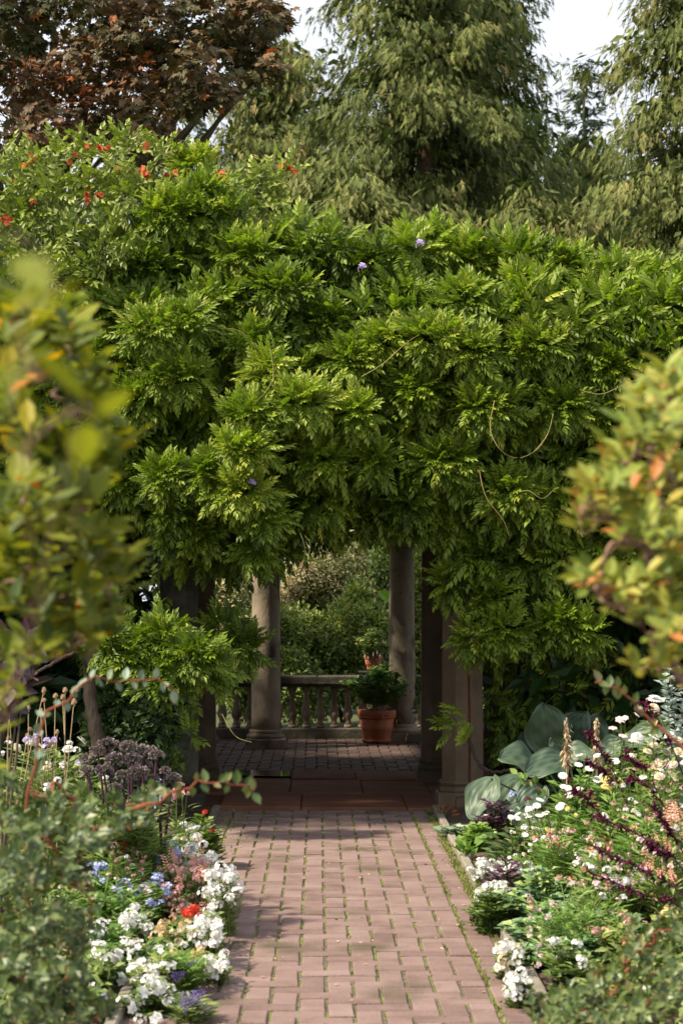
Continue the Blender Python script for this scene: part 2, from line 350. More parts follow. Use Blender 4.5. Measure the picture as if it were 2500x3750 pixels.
soil_sheet('right_flower_bed', .835, 6, .5, 13.4, 3, lambda x, y: -.01 + .20 * np.clip((x - .83) / 2.5, 0, 1))
soil_sheet('left_flower_bed', -6, -.71, .5, 13.4, 4, lambda x, y: -.01 + .20 * np.clip((-.71 - x) / 2.5, 0, 1))

WB = .105
def brick_mesh(name, sx, sy, mat, h=.05):
    V, Fc = box((0, 0, -h / 2), (sx, sy, h), .005); return mesh_of(name, V, Fc, mat)
def lay_bricks(root, x0, nx, y0, ny, mat, near, rs, gap=.013, seedoff=0, top=0.0, border=None):
    cells = []
    for cx in range(nx):
        for cy in range(ny):
            m_ = (cx + cy + seedoff) % 4
            if m_ == 0: cells.append((cx, cy, 2 if cx + 1 < nx else 1, 1))
            elif m_ == 1 and cx == 0: cells.append((cx, cy, 1, 1))
            elif m_ == 2: cells.append((cx, cy, 1, 2 if cy + 1 < ny else 1))
            elif m_ == 3 and cy == 0: cells.append((cx, cy, 1, 1))
    L_ = [(x0 + (cx + w / 2) * WB, y0 + (cy + h / 2) * WB, w * WB - gap, h * WB - gap) for cx, cy, w, h in cells]
    if border: L_ += border
    L_.sort(key=near)
    protos = {}
    rest = MB()
    for i, (x, y, sx, sy) in enumerate(L_):
        z = top + rs.uniform(-.003, .003); rz = rs.uniform(-.025, .025); tx, ty = rs.uniform(-.014, .014, 2)
        if i < 300:
            k = (round(sx, 3), round(sy, 3))
            if k not in protos: protos[k] = brick_mesh('brick', sx, sy, mat)
            obj('brick', protos[k], root, loc=(x + rs.uniform(-.002, .002), y, z), rot=(tx, ty, rz))
        else:
            V, Fc = box((0, 0, -.025), (sx, sy, .05), .004); rest.add(rots(V, tx, ty, rz) + np.array([x, y, z]), Fc, rs.uniform(-.22, .22))
    rest.build('bricks', mat, root, kind='stuff')

rs = np.random.RandomState(11)
pb = MB(); pb.add([(-.715, -2, -.008), (.835, -2, -.008), (.835, 13.56, -.008), (-.715, 13.56, -.008)], [(0, 1, 2), (0, 2, 3)])
path = pb.build('brick_path', M['joint'], kind='structure')
bord = []
for k in range(62):
    y = 1.0 + k * .21
    if y + .1 < 13.53:
        bord.append((.665 + .058, y, .100, .200)); bord.append((-.595 - .058, y, .100, .200))
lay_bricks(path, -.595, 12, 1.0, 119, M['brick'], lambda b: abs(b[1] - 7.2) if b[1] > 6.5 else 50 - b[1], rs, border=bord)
# kerb stones along the right and the left edge
for sx in (.845, -.725):
    kb = None; y = 1.0
    k_root = tag(thing('stone_kerb', 'x', 'kerb'), 'low stone kerb between brick path and soil on the hosta side' if sx > 0 else 'low stone kerb hidden under white phlox on the kale side of the path', 'kerb', 'kerbs of the brick path')
    while y < 13.5:
        ln = rs.uniform(.75, 1.0); ln = min(ln, 13.54 - y)
        if ln < .1: break
        V, Fc = box((sx, y + ln / 2, -.02), (.05, ln - .008, .115), .008)
        obj('kerb_stone', mesh_of('kerb_stone', V + rs.uniform(-.003, .003, 3), Fc, M['kerb']), k_root); y += ln
# moss and small grass growing in the joints
def moss_mesh():
    mb = MB(); n = 9000
    y = 6.2 + 7.3 * rs.rand(n) ** .9
    x = np.where(rs.rand(n) < .62, .790 + rs.normal(0, .016, n), np.where(rs.rand(n) < .4, .668 + rs.normal(0, .006, n), -.62 + rs.normal(0, .07, n)))
    msk = np.sin(y * 5.1) + np.sin(y * 11.7 + 1) + rs.normal(0, .5, n) > -.6
    P = np.stack([x, y, np.full(n, -.006)], -1)[msk]
    n = len(P); a = np.stack([rs.normal(0, .5, n), rs.normal(0, .5, n), np.ones(n)], -1)
    mb.tile(leaf4(1, .16, .1), P, a, rs.normal(0, 1, (n, 3)), rs.uniform(.012, .026, n), rs.rand(n))
    # tufts in the joint crossings
    for _ in range(650):
        cx = rs.randint(0, 13); cy = rs.randint(50, 119)
        if (cx + cy) % 4 == 0 and rs.rand() < .9: continue
        px, py = -.595 + cx * WB, 1.0 + (cy + .5) * WB; k = rs.randint(3, 12); 
        if rs.rand() > .22 + .55 * (py > 10.2): continue
        P = np.stack([px + rs.normal(0, .003, k), py + rs.uniform(-.05, .05, k), np.full(k, -.008)], -1)
        mb.tile(leaf4(1, .18, .1), P, np.stack([rs.normal(0, .45, k), rs.normal(0, .45, k), np.ones(k)], -1), rs.normal(0, 1, (k, 3)), rs.uniform(.007, .022, k), rs.rand(k))
    return mb
moss_mesh().build('moss', M['moss'], kind='stuff')
# a few dry leaves and petals lying on the bricks
lit = MB(); n = 130
P = np.stack([rs.uniform(-.6, .8, n), rs.uniform(6.5, 13.3, n), np.full(n, .004)], -1)
lit.tile(leaf8(1, .3, .2, .2), P, rs.normal(0, 1, (n, 3)) * [1, 1, .1], [0, 0, 1], rs.uniform(.008, .028, n), rs.rand(n)); lit.build('fallen_leaves', M['seed'], kind='stuff')

# red sandstone floor of the pergola
pf = MB(); pf.add([(-6, 13.56, -.016), (6, 13.56, -.016), (6, 16.42, -.016), (-6, 16.42, -.016)], [(0, 1, 2), (0, 2, 3)])
floor = pf.build('pergola_floor', M['joint_dark'], kind='structure')
ys = [13.575, 14.55, 15.6, 16.4]
for i in range(3):
    x = -2.6 - rs.uniform(0, .5)
    while x < 2.6:
        ln = rs.uniform(.5, .95)
        V, Fc = box((x + ln / 2, (ys[i] + ys[i + 1]) / 2, -.015), (ln - .008, ys[i + 1] - ys[i] - .01, .05), .004)
        obj('flagstone', mesh_of('flagstone', rots(V, rs.uniform(-.001, .001), rs.uniform(-.001, .001), 0), Fc, M['flag']), floor); x += ln
# round terrace floor of darker brick beyond it
tb = MB(); tb.add([(-3.2, 16.42, -.014), (3.2, 16.42, -.014), (3.2, 21, -.014), (-3.2, 21, -.014)], [(0, 1, 2), (0, 2, 3)])
terr = tb.build('terrace_floor', M['joint_dark'], kind='structure')
lay_bricks(terr, -1.9, 38, 16.43, 42, M['dark_brick'], lambda b: abs(b[0] - .1) * 2.2 + (0 if b[1] < 19.9 else 9), rs, seedoff=1)
# the wet patch
a = np.linspace(0, 2 * np.pi, 41)[:-1]; pc = gd(975, 2838)
px = pc[0] + .42 * np.cos(a) * (1 + .18 * np.sin(3 * a)); py = pc[1] + .28 * np.sin(a) * (1 + .2 * np.cos(2 * a + 1))
V = np.vstack([[pc[0], pc[1], .0155], np.stack([px, py, np.full(40, .0155)], -1)])
obj('puddle', mesh_of('puddle', V, [(0, i + 1, (i + 1) % 40 + 1) for i in range(40)], M['water']), kind='structure')

# ================================================================== COLUMNS
def column(label, x, y, rad, H, k, mat, plinth, group, bh=.19):
    t = thing('stone_column', label, 'column', group, (x, y, 0))
    V, Fc = box((0, 0, bh * .27), (plinth, plinth, bh * .54), .012)
    obj('plinth', mesh_of('plinth', V, Fc, mat), t)
    pr = [(plinth * .47, bh * .54), (plinth * .49, bh * .62), (plinth * .485, bh * .70), (plinth * .44, bh * .76), (rad * 1.10, bh * .82), (rad * 1.16, bh * .90), (rad * 1.10, bh * .98), (rad * 1.02, bh)]
    kb = 4 if False else max(k, 8)
    V, Fc = lathe(pr, kb); obj('base_moulding', mesh_of('base_moulding', V, Fc, mat, None, k > 8), t)
    zz = np.linspace(bh, H - .16, 14); rr = rad * (1 - .10 * ((zz - bh) / (H - bh)) ** 1.6)
    V, Fc = lathe(np.stack([rr, zz], 1), k); obj('shaft', mesh_of('shaft', V, Fc, mat, None, k > 8), t)
    r1 = rr[-1]
    pr = [(r1, H - .16), (r1 * 1.14, H - .155), (r1 * 1.14, H - .135), (r1 * 1.02, H - .13), (r1 * 1.04, H - .09), (r1 * 1.30, H - .05)]
    V, Fc = lathe(pr, k); obj('necking', mesh_of('necking', V, Fc, mat, None, k > 8), t)
    V, Fc = box((0, 0, H - .025), (r1 * 2.8, r1 * 2.8, .05), .005); obj('capital', mesh_of('capital', V, Fc, mat), t)
    return t
GC = 'stone columns of the pergola'
ob = MB
column('octagonal stone pergola column right of the path, next to the rusty rod', 1.065, 13.83, .160, 2.22, 8, M['buff'], .38, GC)
column('octagonal stone pergola column just behind the one with the rusty rod', 1.00, 15.65, .150, 2.22, 8, M['buff'], .37, GC)
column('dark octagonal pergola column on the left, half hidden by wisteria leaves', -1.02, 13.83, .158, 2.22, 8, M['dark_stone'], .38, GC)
column('octagonal pergola column behind the left dark column, beside the puddle', -.985, 15.65, .150, 2.22, 8, M['buff'], .37, GC)
column('round weathered column with sunlit left side, left of the balusters', -.525, 19.1, .150, 2.22, 28, M['stone'], .40, GC)
column('round lichen-stained column behind the terracotta pot and fuchsia', .895, 19.95, .142, 2.22, 28, M['stone'], .40, GC)

fr = thing('pergola_frame', 'dark timber beams of the pergola roof buried under the wisteria', 'pergola', None, (0, 13.8, 2.22))
for y in (0, 1.85, 5.3):
    V, Fc = box((0, y, .09), (9.6 if y < 5 else 4.6, .16, .18)); obj('beam', mesh_of('beam', V, Fc, M['timber']), fr)
for k in range(9):
    V, Fc = box((-4.0 + k, 1.5 if abs(k - 4) > 1 else 2.6, .245), (.09, 4.6 if abs(k - 4) > 1 else 6.4, .12)); obj('rafter', mesh_of('rafter', V, Fc, M['timber']), fr)

# ================================================================== BALUSTRADE
def balustrade_side():
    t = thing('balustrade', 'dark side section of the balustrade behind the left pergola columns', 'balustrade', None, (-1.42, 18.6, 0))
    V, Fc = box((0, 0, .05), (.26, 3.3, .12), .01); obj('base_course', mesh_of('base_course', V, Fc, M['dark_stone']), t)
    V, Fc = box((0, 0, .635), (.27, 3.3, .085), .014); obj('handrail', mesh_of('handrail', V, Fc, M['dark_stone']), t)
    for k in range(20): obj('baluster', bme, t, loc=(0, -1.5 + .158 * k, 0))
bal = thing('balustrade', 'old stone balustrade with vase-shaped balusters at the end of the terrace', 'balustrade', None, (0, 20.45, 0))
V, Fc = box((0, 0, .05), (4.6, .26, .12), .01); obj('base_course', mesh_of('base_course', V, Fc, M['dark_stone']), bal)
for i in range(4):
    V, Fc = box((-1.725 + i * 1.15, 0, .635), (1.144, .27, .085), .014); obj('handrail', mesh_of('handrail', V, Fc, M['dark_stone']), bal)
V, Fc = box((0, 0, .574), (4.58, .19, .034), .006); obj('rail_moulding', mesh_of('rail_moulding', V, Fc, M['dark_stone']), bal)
prof = [(.034, .145), (.044, .155), (.030, .175), (.032, .20), (.050, .235), (.054, .265), (.046, .31), (.032, .37), (.027, .44), (.028, .49), (.040, .50), (.040, .52)]
bm_ = MB(); V, Fc = lathe(prof, 16); bm_.add(V, Fc)
for z, h in ((.127, .036), (.538, .036)):
    V, Fc = box((0, 0, z), (.088, .088, h)); bm_.add(V, Fc)
bme = bm_.mesh('baluster', M['stone'], True)
for k in range(29):
    obj('baluster', bme, bal, loc=(-2.1 + .152 * k, 0, 0))
balustrade_side()

# ================================================================== POTS
def pot(name, label, x, y, z, r, h, mat, saucer=True, group=None):
    t = thing(name, label, 'flower pot', group, (x, y, z))
    V, Fc = lathe([(r * .68, .02), (r * .72, .06), (r * .80, h * .42), (r * .815, h * .43), (r * .82, h * .45), (r * .90, h * .76), (r * .84, h * .76), (r * .6, .04)], 40, close=False)
    obj('body', mesh_of('body', V, Fc, mat, None, True), t)
    V, Fc = lathe([(r * .89, h * .755), (r * .97, h * .77), (r * .975, h * .80), (r * .955, h * .81), (r * .985, h * .83), (r, h * .88), (r * .995, h * .97), (r * .97, h), (r * .90, h), (r * .86, h * .97), (r * .84, h * .76)], 40, close=False)
    obj('rim', mesh_of('rim', V, Fc, mat, None, True), t)
    V, Fc = lathe([(0.0, h * .88), (r * .87, h * .88)], 24, close=False); obj('potting_soil', mesh_of('potting_soil', V, Fc, M['soil']), t)
    if saucer:
        V, Fc = lathe([(0.0, .005), (r * .72, 0.005), (r * .80, .03), (r * .79, .04), (r * .76, .035), (r * .70, .02), (0.0, .02)], 40, close=False)
        obj('saucer', mesh_of('saucer', V, Fc, mat, None, True), t)
    return t
PX, PY = (1377 - 1163) * 19.95 / F, 19.75
pot('terracotta_pot', 'large terracotta pot on its saucer in front of the balustrade', PX, PY, 0, .203, .345, M['terracotta'])
p2 = at(1366, 2457, 20.9)
st = thing('plant_stand', 'thin iron plant stand carrying the small upper terracotta pot', 'plant stand', None, (p2[0], 20.9, 0))
V, Fc = lathe([(.0, p2[2] - .012), (.17, p2[2] - .012), (.17, p2[2] - .002), (0, p2[2] - .002)], 28, close=False); obj('shelf', mesh_of('shelf', V, Fc, M['iron']), st)
for k in range(3):
    a = k * 2.094 + .4; V, Fc = tube([(.15 * math.cos(a), .15 * math.sin(a), p2[2] - .012), (.09 * math.cos(a), .09 * math.sin(a), .4), (.17 * math.cos(a), .17 * math.sin(a), -.06)], .008); obj('leg', mesh_of('leg', V, Fc, M['iron']), st)
pot('small_terracotta_pot', 'small terracotta pot raised above the balustrade among fuchsia leaves', p2[0], 20.9, p2[2], .105, .175, M['terracotta'], False)

# rusty rod by the right front column and small wire hoop
rb = gd(1706, 2965)
V, Fc = tube([(1.09, 13.50, 0), (1.092, 13.51, .6), (1.088, 13.52, 1.05)], .010, 8)
tag(obj('plant_support_rod', mesh_of('plant_support_rod', V, Fc, M['rust'])), 'thin rusty iron rod standing upright against the right front column', 'rod')
hb = gd(1668, 2985)
V, Fc = tube(smooth_path([(hb[0], hb[1], -.02), (hb[0], hb[1], .10), (hb[0] + .02, hb[1], .125), (hb[0] + .10, hb[1], .125), (hb[0] + .12, hb[1], .10), (hb[0] + .12, hb[1], -.02)], 20), .004, 6)
tag(obj('wire_hoop', mesh_of('wire_hoop', V, Fc, M['iron'])), 'small dark wire hoop pushed into the soil left of the hosta', 'hoop')
sp = gd(922, 2858)
V, Fc = tube([(sp[0], sp[1], 0), (sp[0], sp[1], .085)], .012, 8)
tag(obj('short_post', mesh_of('short_post', V, Fc, M['white'])), 'tiny pale post standing at the edge of the puddle', 'post')

# ================================================================== WISTERIA
rs = np.random.RandomState(5)
CL = [compound(np.random.RandomState(s), pairs=p, L=l, ll=.068, w=.215, droop=dr, hang=.12, cheap=True) for s, p, l, dr in ((1, 5, .20, .15), (2, 5, .22, .35), (3, 5, .20, .5), (4, 4, .16, .1))]
CLc = [compound(np.random.RandomState(s), pairs=5, L=.22, ll=.070, w=.22, droop=dr, flat=True) for s, dr in ((7, .35), (8, .6))]
# (x, y, rx, ry, depth, young) in overview pixels
CLUMPS = [
 (450, 390, 75, 45, 13.4, .15), (400, 500, 120, 75, 13.0, .2), (470, 455, 80, 50, 13.1, .2), (330, 620, 95, 60, 12.9, 0), (560, 590, 110, 65, 12.9, .05), (690, 555, 90, 50, 13.2, .15), (640, 530, 60, 35, 13.3, .15),
 (650, 670, 110, 55, 12.7, 0), (520, 690, 80, 50, 12.8, -.05), (350, 760, 110, 60, 12.4, .12), (430, 745, 70, 45, 12.45, .1), (400, 870, 110, 60, 12.4, .08), (330, 920, 70, 55, 12.5, 0), (590, 790, 90, 45, 12.6, .05),
 (620, 860, 55, 80, 12.35, .22), (710, 740, 100, 50, 12.8, 0), (770, 600, 70, 45, 13.2, .12), (850, 580, 100, 60, 13.1, .15), (920, 545, 60, 40, 13.3, .15), (1000, 530, 100, 45, 13.3, .22), (1070, 560, 70, 40, 13.2, .2),
 (1180, 565, 120, 50, 13.2, .15), (1290, 580, 90, 50, 13.2, .12), (1370, 610, 60, 40, 13.2, .1), (1470, 640, 90, 55, 13.2, .18), (1540, 620, 70, 45, 13.3, .2), (1450, 740, 100, 55, 12.9, .1), (1550, 730, 70, 60, 13.0, .15), (1060, 690, 100, 55, 12.8, .08),
 (930, 690, 90, 55, 12.9, .05), (1220, 660, 110, 50, 12.9, .08), (1340, 690, 80, 50, 12.9, .03), (990, 780, 110, 60, 12.5, .15), (1090, 810, 100, 60, 12.5, .08), (1230, 800, 110, 60, 12.6, .1), (1380, 850, 100, 55, 12.7, .1), (810, 830, 90, 60, 12.6, .1),
 (880, 790, 70, 45, 12.6, .1), (690, 930, 130, 60, 12.2, .15), (570, 960, 90, 50, 12.2, .12), (820, 950, 60, 50, 12.25, .15), (960, 900, 80, 65, 12.6, .0), (1120, 940, 110, 65, 12.5, .0), (1290, 940, 110, 50, 12.6, .05), (1380, 960, 60, 45, 12.7, .05),
 (560, 1040, 95, 50, 12.1, .12), (480, 1090, 60, 45, 12.2, .08), (380, 1100, 75, 50, 12.3, .05), (400, 1180, 75, 55, 12.4, -.05), (560, 1130, 100, 60, 12.1, .15), (600, 1190, 70, 50, 12.15, .05), (730, 1060, 95, 50, 12.35, .0), (860, 1060, 55, 45, 12.4, .05),
 (720, 1150, 90, 40, 12.5, -.1), (590, 1260, 60, 38, 12.35, .05), (470, 1225, 55, 42, 12.5, -.05), (400, 1225, 42, 30, 12.5, -.05), (940, 1150, 60, 45, 12.7, -.1), (1040, 1060, 95, 60, 12.6, -.05), (1170, 1130, 95, 55, 12.6, .0), (1290, 1170, 50, 35, 12.7, .0),
 (1000, 1190, 60, 35, 12.9, -.15), (1110, 1290, 110, 50, 12.9, -.15), (1200, 1260, 70, 45, 13.0, -.15), (1030, 1340, 55, 45, 12.9, -.12), (1120, 1380, 70, 45, 12.8, -.05), (1150, 1450, 75, 45, 12.7, .0), (1085, 1465, 45, 35, 12.75, 0), (1290, 1430, 75, 45, 12.7, .05), (1350, 1455, 50, 35, 12.7, .0), (1240, 1470, 35, 25, 12.75, .02),
 (370, 1470, 90, 40, 11.9, -.08), (440, 1510, 75, 45, 11.8, -.05), (310, 1510, 75, 40, 11.9, -.05), (380, 1560, 80, 40, 11.8, -.1), (490, 1540, 45, 30, 11.9, -.05), (250, 1480, 45, 30, 11.9, 0), (395, 1585, 30, 18, 11.8, -.1), (560, 1490, 38, 30, 12.6, -.25), (510, 1450, 34, 22, 12.7, -.25), 
 (430, 1690, 20, 12, 11.9, -.1), (1075, 1650, 30, 12, 13.0, .08), (1045, 1668, 20, 10, 13.0, .05), (880, 1195, 55, 28, 12.9, -.2), (760, 1215, 50, 20, 13.0, -.2), (650, 1270, 30, 25, 12.5, -.1), (30, 720, 90, 60, 13.0, 0), (130, 700, 90, 60, 12.9, 0), (230, 720, 80, 55, 12.8, 0), (60, 860, 90, 70, 12.8, 0), (200, 860, 80, 60, 12.7, 0), (250, 1000, 80, 60, 12.6, 0), (120, 1000, 90, 70, 12.7, 0), (280, 1110, 60, 50, 12.6, -.1),
 (1500, 860, 90, 60, 12.8, 0), (1520, 980, 80, 60, 12.9, 0), (1500, 1110, 90, 60, 13.0, 0), (1500, 1250, 90, 60, 13.1, -.1),
]
CLUMPS = [(x, y + (36 if y < 640 and x > 600 else 0), rx, ry, d, t_) for (x, y, rx, ry, d, t_) in CLUMPS]
POLY_T = [(-60, 620), (200, 600), (350, 560), (450, 400), (540, 470), (560, 560), (700, 520), (850, 580), (1000, 545), (1250, 570), (1400, 610), (1640, 620)]
POLY_B = [(-60, 1240), (330, 1200), (400, 1290), (560, 1300), (640, 1280), (690, 1215), (880, 1215), (960, 1230), (1020, 1290), (1100, 1330), (1300, 1330), (1360, 1330), (1640, 1360)]
def itp(P, x): return float(np.interp(x, [p[0] for p in P], [p[1] for p in P]))
fills = []
tries = 0
while len(fills) < 300 and tries < 6000:
    tries += 1
    x = rs.uniform(-60, 1640); t_, b_ = itp(POLY_T, x) + 25, itp(POLY_B, x) - 25; y = rs.uniform(t_, b_)
    if all((x - f[0]) ** 2 + (y - f[1]) ** 2 > 50 ** 2 for f in fills):
        d = 12.84 + (.35 if y < 700 else 0) + (.15 if y > 1180 else 0) + rs.uniform(-.12, .12)
        fills.append((x, y, rs.uniform(30, 50), rs.uniform(22, 36), d, rs.uniform(-.2, .0)))
def clump_leaves(c, r, n, young, rs, protos, mb, keep=None, droop=.04, scale=1.0, bias=(0, 0, 0)):
    d = nrm(rs.normal(0, 1, (n * 2, 3)) + np.array([0, -.55, .15]))[:n]
    lump = 1 + .18 * np.sin(d[:, 0] * 5 + c[0] * 7) * np.cos(d[:, 2] * 4 + c[2] * 5)
    k = rs.uniform(.45, .86, n) * lump
    P = c + d * r * k[:, None]
    dn = nrm(d / r * np.mean(r))
    a = nrm(dn * 1.1 + rs.normal(0, .34, (n, 3)) + np.array([bias[0], -.22 + bias[1], -droop + bias[2]]) + np.stack([np.zeros(n), np.zeros(n), .75 * np.clip(dn[:, 2], 0, 1) - .45 * np.clip(-dn[:, 2], 0, 1)], -1))
    up = nrm(np.stack([np.zeros(n), np.full(n, -.6), np.full(n, .85)], -1) + dn * 1.0 + rs.normal(0, .25, (n, 3)))
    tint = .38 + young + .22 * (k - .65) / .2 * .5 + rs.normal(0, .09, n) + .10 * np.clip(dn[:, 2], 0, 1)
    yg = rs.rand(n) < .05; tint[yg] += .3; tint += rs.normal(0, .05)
    sc = rs.uniform(.72, 1.15, n) * scale
    which = rs.randint(0, len(protos), n)
    for w in range(len(protos)):
        s_ = which == w
        if s_.any(): mb.tile(protos[w], P[s_], a[s_], up[s_], sc[s_], tint[s_])
    if keep is not None: keep += [(P[i], a[i], up[i], sc[i]) for i in range(n) if k[i] > .8 and dn[i, 1] < -.2]
wv = thing('wisteria_vine', 'huge green wisteria covering the pergola roof and hanging over its opening', 'climbing plant', None, (0, 13.6, 0))
WO = np.array([0, 13.6, 0])
fol = MB(); keep = []
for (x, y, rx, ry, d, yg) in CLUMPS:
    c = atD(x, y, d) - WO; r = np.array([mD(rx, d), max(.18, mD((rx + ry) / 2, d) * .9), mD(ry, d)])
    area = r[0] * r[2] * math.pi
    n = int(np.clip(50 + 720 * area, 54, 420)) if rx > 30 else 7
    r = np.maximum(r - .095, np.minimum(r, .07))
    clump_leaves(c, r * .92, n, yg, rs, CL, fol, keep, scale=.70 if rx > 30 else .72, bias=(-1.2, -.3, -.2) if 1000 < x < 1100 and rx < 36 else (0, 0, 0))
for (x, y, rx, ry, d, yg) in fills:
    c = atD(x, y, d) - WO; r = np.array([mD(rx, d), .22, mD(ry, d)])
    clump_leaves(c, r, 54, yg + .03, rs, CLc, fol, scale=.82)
# the roof further back, the curtains to both sides and an added sun-blocking left mass
for k in range(95):
    x = rs.uniform(-4.6, 4.8); y = rs.uniform(13.7, 17.2); zt = float(np.interp(x, [-3.4, -1.0, -.5, 1, 3, 4], [4.45, 4.40, 3.80, 3.75, 3.58, 3.5]))
    clump_leaves(np.array([x, y, zt - .35 + rs.uniform(-.15, .12)]) - WO, np.array([.5, .5, .32]), 30, 0, rs, CLc, fol, scale=1.4)
for k in range(60):  # unseen clumps beyond the left frame edge, added to shade path and opening
    clump_leaves(np.array([rs.uniform(-6.2, -3.0), rs.uniform(12.0, 14.2), rs.uniform(1.6, 4.7)]) - WO, np.array([.5, .45, .4]), 30, 0, rs, CLc, fol, scale=1.4)
for k in range(50):
    clump_leaves(np.array([rs.choice([rs.uniform(-3.2, -2.3), rs.uniform(-.6, 2.8), rs.uniform(-.6, 2.8)]), rs.uniform(17.2, 20.8), rs.uniform(2.5, 3.0)]) - WO, np.array([.45, .45, .25]), 26, 0, rs, CLc, fol, scale=1.3)
fol.build('foliage', M['wist'], wv, kind='stuff')
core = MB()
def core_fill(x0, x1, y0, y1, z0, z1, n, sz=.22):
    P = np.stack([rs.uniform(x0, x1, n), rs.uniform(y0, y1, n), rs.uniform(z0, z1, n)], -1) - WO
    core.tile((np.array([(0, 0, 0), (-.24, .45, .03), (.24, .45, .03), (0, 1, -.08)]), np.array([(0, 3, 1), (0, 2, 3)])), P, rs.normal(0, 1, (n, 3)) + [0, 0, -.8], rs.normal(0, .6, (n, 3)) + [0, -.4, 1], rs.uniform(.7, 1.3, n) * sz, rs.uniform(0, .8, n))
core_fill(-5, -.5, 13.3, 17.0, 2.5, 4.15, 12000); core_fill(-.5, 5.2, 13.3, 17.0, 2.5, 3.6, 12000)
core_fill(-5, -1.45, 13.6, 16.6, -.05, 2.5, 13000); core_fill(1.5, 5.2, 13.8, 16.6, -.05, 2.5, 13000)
core_fill(-6.3, -3.1, 12.2, 14.4, .3, 4.6, 5500); core_fill(-.5, 2.8, 17.0, 20.9, 2.5, 3.0, 3000); core_fill(-3.3, -2.3, 17.0, 20.9, 2.0, 3.0, 1200)  # first fill thickens the added sun-blocking clumps at left
core.build('inner_shade_foliage', M['wist_shade'], wv, kind='stuff')
# the 300 leaves that stand out most, each a leaf of its own
rs.shuffle(keep)
clm = [mesh_of('leaf', p[0], p[1], M['wist'], p[2] + .38) for p in [compound(np.random.RandomState(s), pairs=p_, L=l, ll=.068, w=.215, droop=dr, hang=.12) for s, p_, l, dr in ((1, 5, .20, .15), (2, 5, .22, .35), (3, 5, .20, .5), (4, 4, .16, .1))]]
for (P, a, up, sc) in keep[:300]:
    Rm = frames(a[None], up[None])[0]
    o = obj('leaf', clm[rs.randint(0, 4)], wv); mt = Matrix(Rm.tolist()).to_4x4(); mt.translation = Vector((P + nrm(a) * .05).tolist())
    o.matrix_local = mt @ Matrix.Scale(float(sc), 4)
# dark shaded leaves low on the right behind the hosta, each curtain hanging straight
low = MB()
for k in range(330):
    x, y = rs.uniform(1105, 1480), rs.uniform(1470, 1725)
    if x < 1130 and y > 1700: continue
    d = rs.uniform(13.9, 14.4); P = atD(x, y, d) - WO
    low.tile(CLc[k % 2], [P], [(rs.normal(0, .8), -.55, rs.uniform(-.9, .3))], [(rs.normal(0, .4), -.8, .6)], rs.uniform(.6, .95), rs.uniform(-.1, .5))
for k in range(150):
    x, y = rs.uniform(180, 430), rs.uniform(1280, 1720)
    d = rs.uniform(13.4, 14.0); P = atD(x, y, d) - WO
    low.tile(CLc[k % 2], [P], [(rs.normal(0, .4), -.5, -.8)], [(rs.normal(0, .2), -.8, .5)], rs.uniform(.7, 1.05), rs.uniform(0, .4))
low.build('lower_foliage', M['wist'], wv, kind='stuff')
# woody trunks and bare hanging tendrils
for pts, r0, r1 in [([atD(232, 1740, 12.4), atD(222, 1680, 12.4), atD(210, 1610, 12.45), atD(206, 1540, 12.5), atD(225, 1440, 12.7), atD(260, 1300, 12.9)], .05, .035),
                    ([atD(1125, 1770, 14.3), atD(1120, 1700, 14.3), atD(1150, 1560, 14.3), atD(1190, 1400, 14.2), atD(1180, 1200, 14.1)], .05, .03),
                    ([atD(1075, 1700, 13.45), atD(1110, 1765, 13.3), atD(1170, 1768, 13.2), atD(1240, 1740, 13.3)], .016, .010),
                    ([atD(206, 1560, 12.5), atD(180, 1500, 12.3), atD(110, 1530, 12.2), atD(60, 1560, 12.1)], .015, .009)]:
    Pp = smooth_path(np.array(pts) - WO, 26); Pp[:, :] += rs.normal(0, .004, Pp.shape)
    V, Fc = tube(Pp, np.linspace(r0, r1, 26), 8); obj('trunk' if r0 > .03 else 'branch', mesh_of('trunk', V, Fc, M['bark'], None, True), wv)
TEND = [[(1135, 920), (1125, 985), (1150, 1035), (1190, 1052), (1235, 1030), (1262, 985), (1268, 945)], [(1270, 950), (1255, 1000), (1225, 1038)], [(1100, 1080), (1115, 1140), (1155, 1195), (1168, 1230)], [(1095, 1110), (1098, 1180), (1125, 1255)],
        [(830, 865), (880, 835), (930, 790), (960, 770)], [(1350, 840), (1400, 832), (1450, 838), (1480, 850)], [(1188, 595), (1180, 640), (1160, 672), (1130, 695)], [(930, 668), (1000, 640), (1090, 600), (1130, 590)],
        [(620, 800), (628, 860), (610, 900), (580, 930)], [(460, 520), (458, 560), (463, 590)], [(500, 755), (540, 757), (580, 780)], [(905, 1095), (900, 1130), (870, 1142), (840, 1140)], [(1190, 1130), (1215, 1128), (1245, 1145), (1275, 1120)],
        [(530, 1555), (545, 1540), (535, 1525), (505, 1520)], [(690, 1225), (700, 1260), (695, 1300)], [(700, 1230), (712, 1250), (706, 1285)], [(510, 1640), (540, 1690), (578, 1705)], [(680, 1270), (672, 1300), (668, 1320)], [(1330, 895), (1380, 905), (1440, 880), (1500, 860)], [(1480, 600), (1530, 606), (1568, 610)], [(1430, 880), (1432, 930), (1440, 985)], [(360, 990), (352, 1040), (350, 1075)], [(1395, 1160), (1392, 1215), (1375, 1235)], [(440, 880), (460, 905), (452, 950)]]
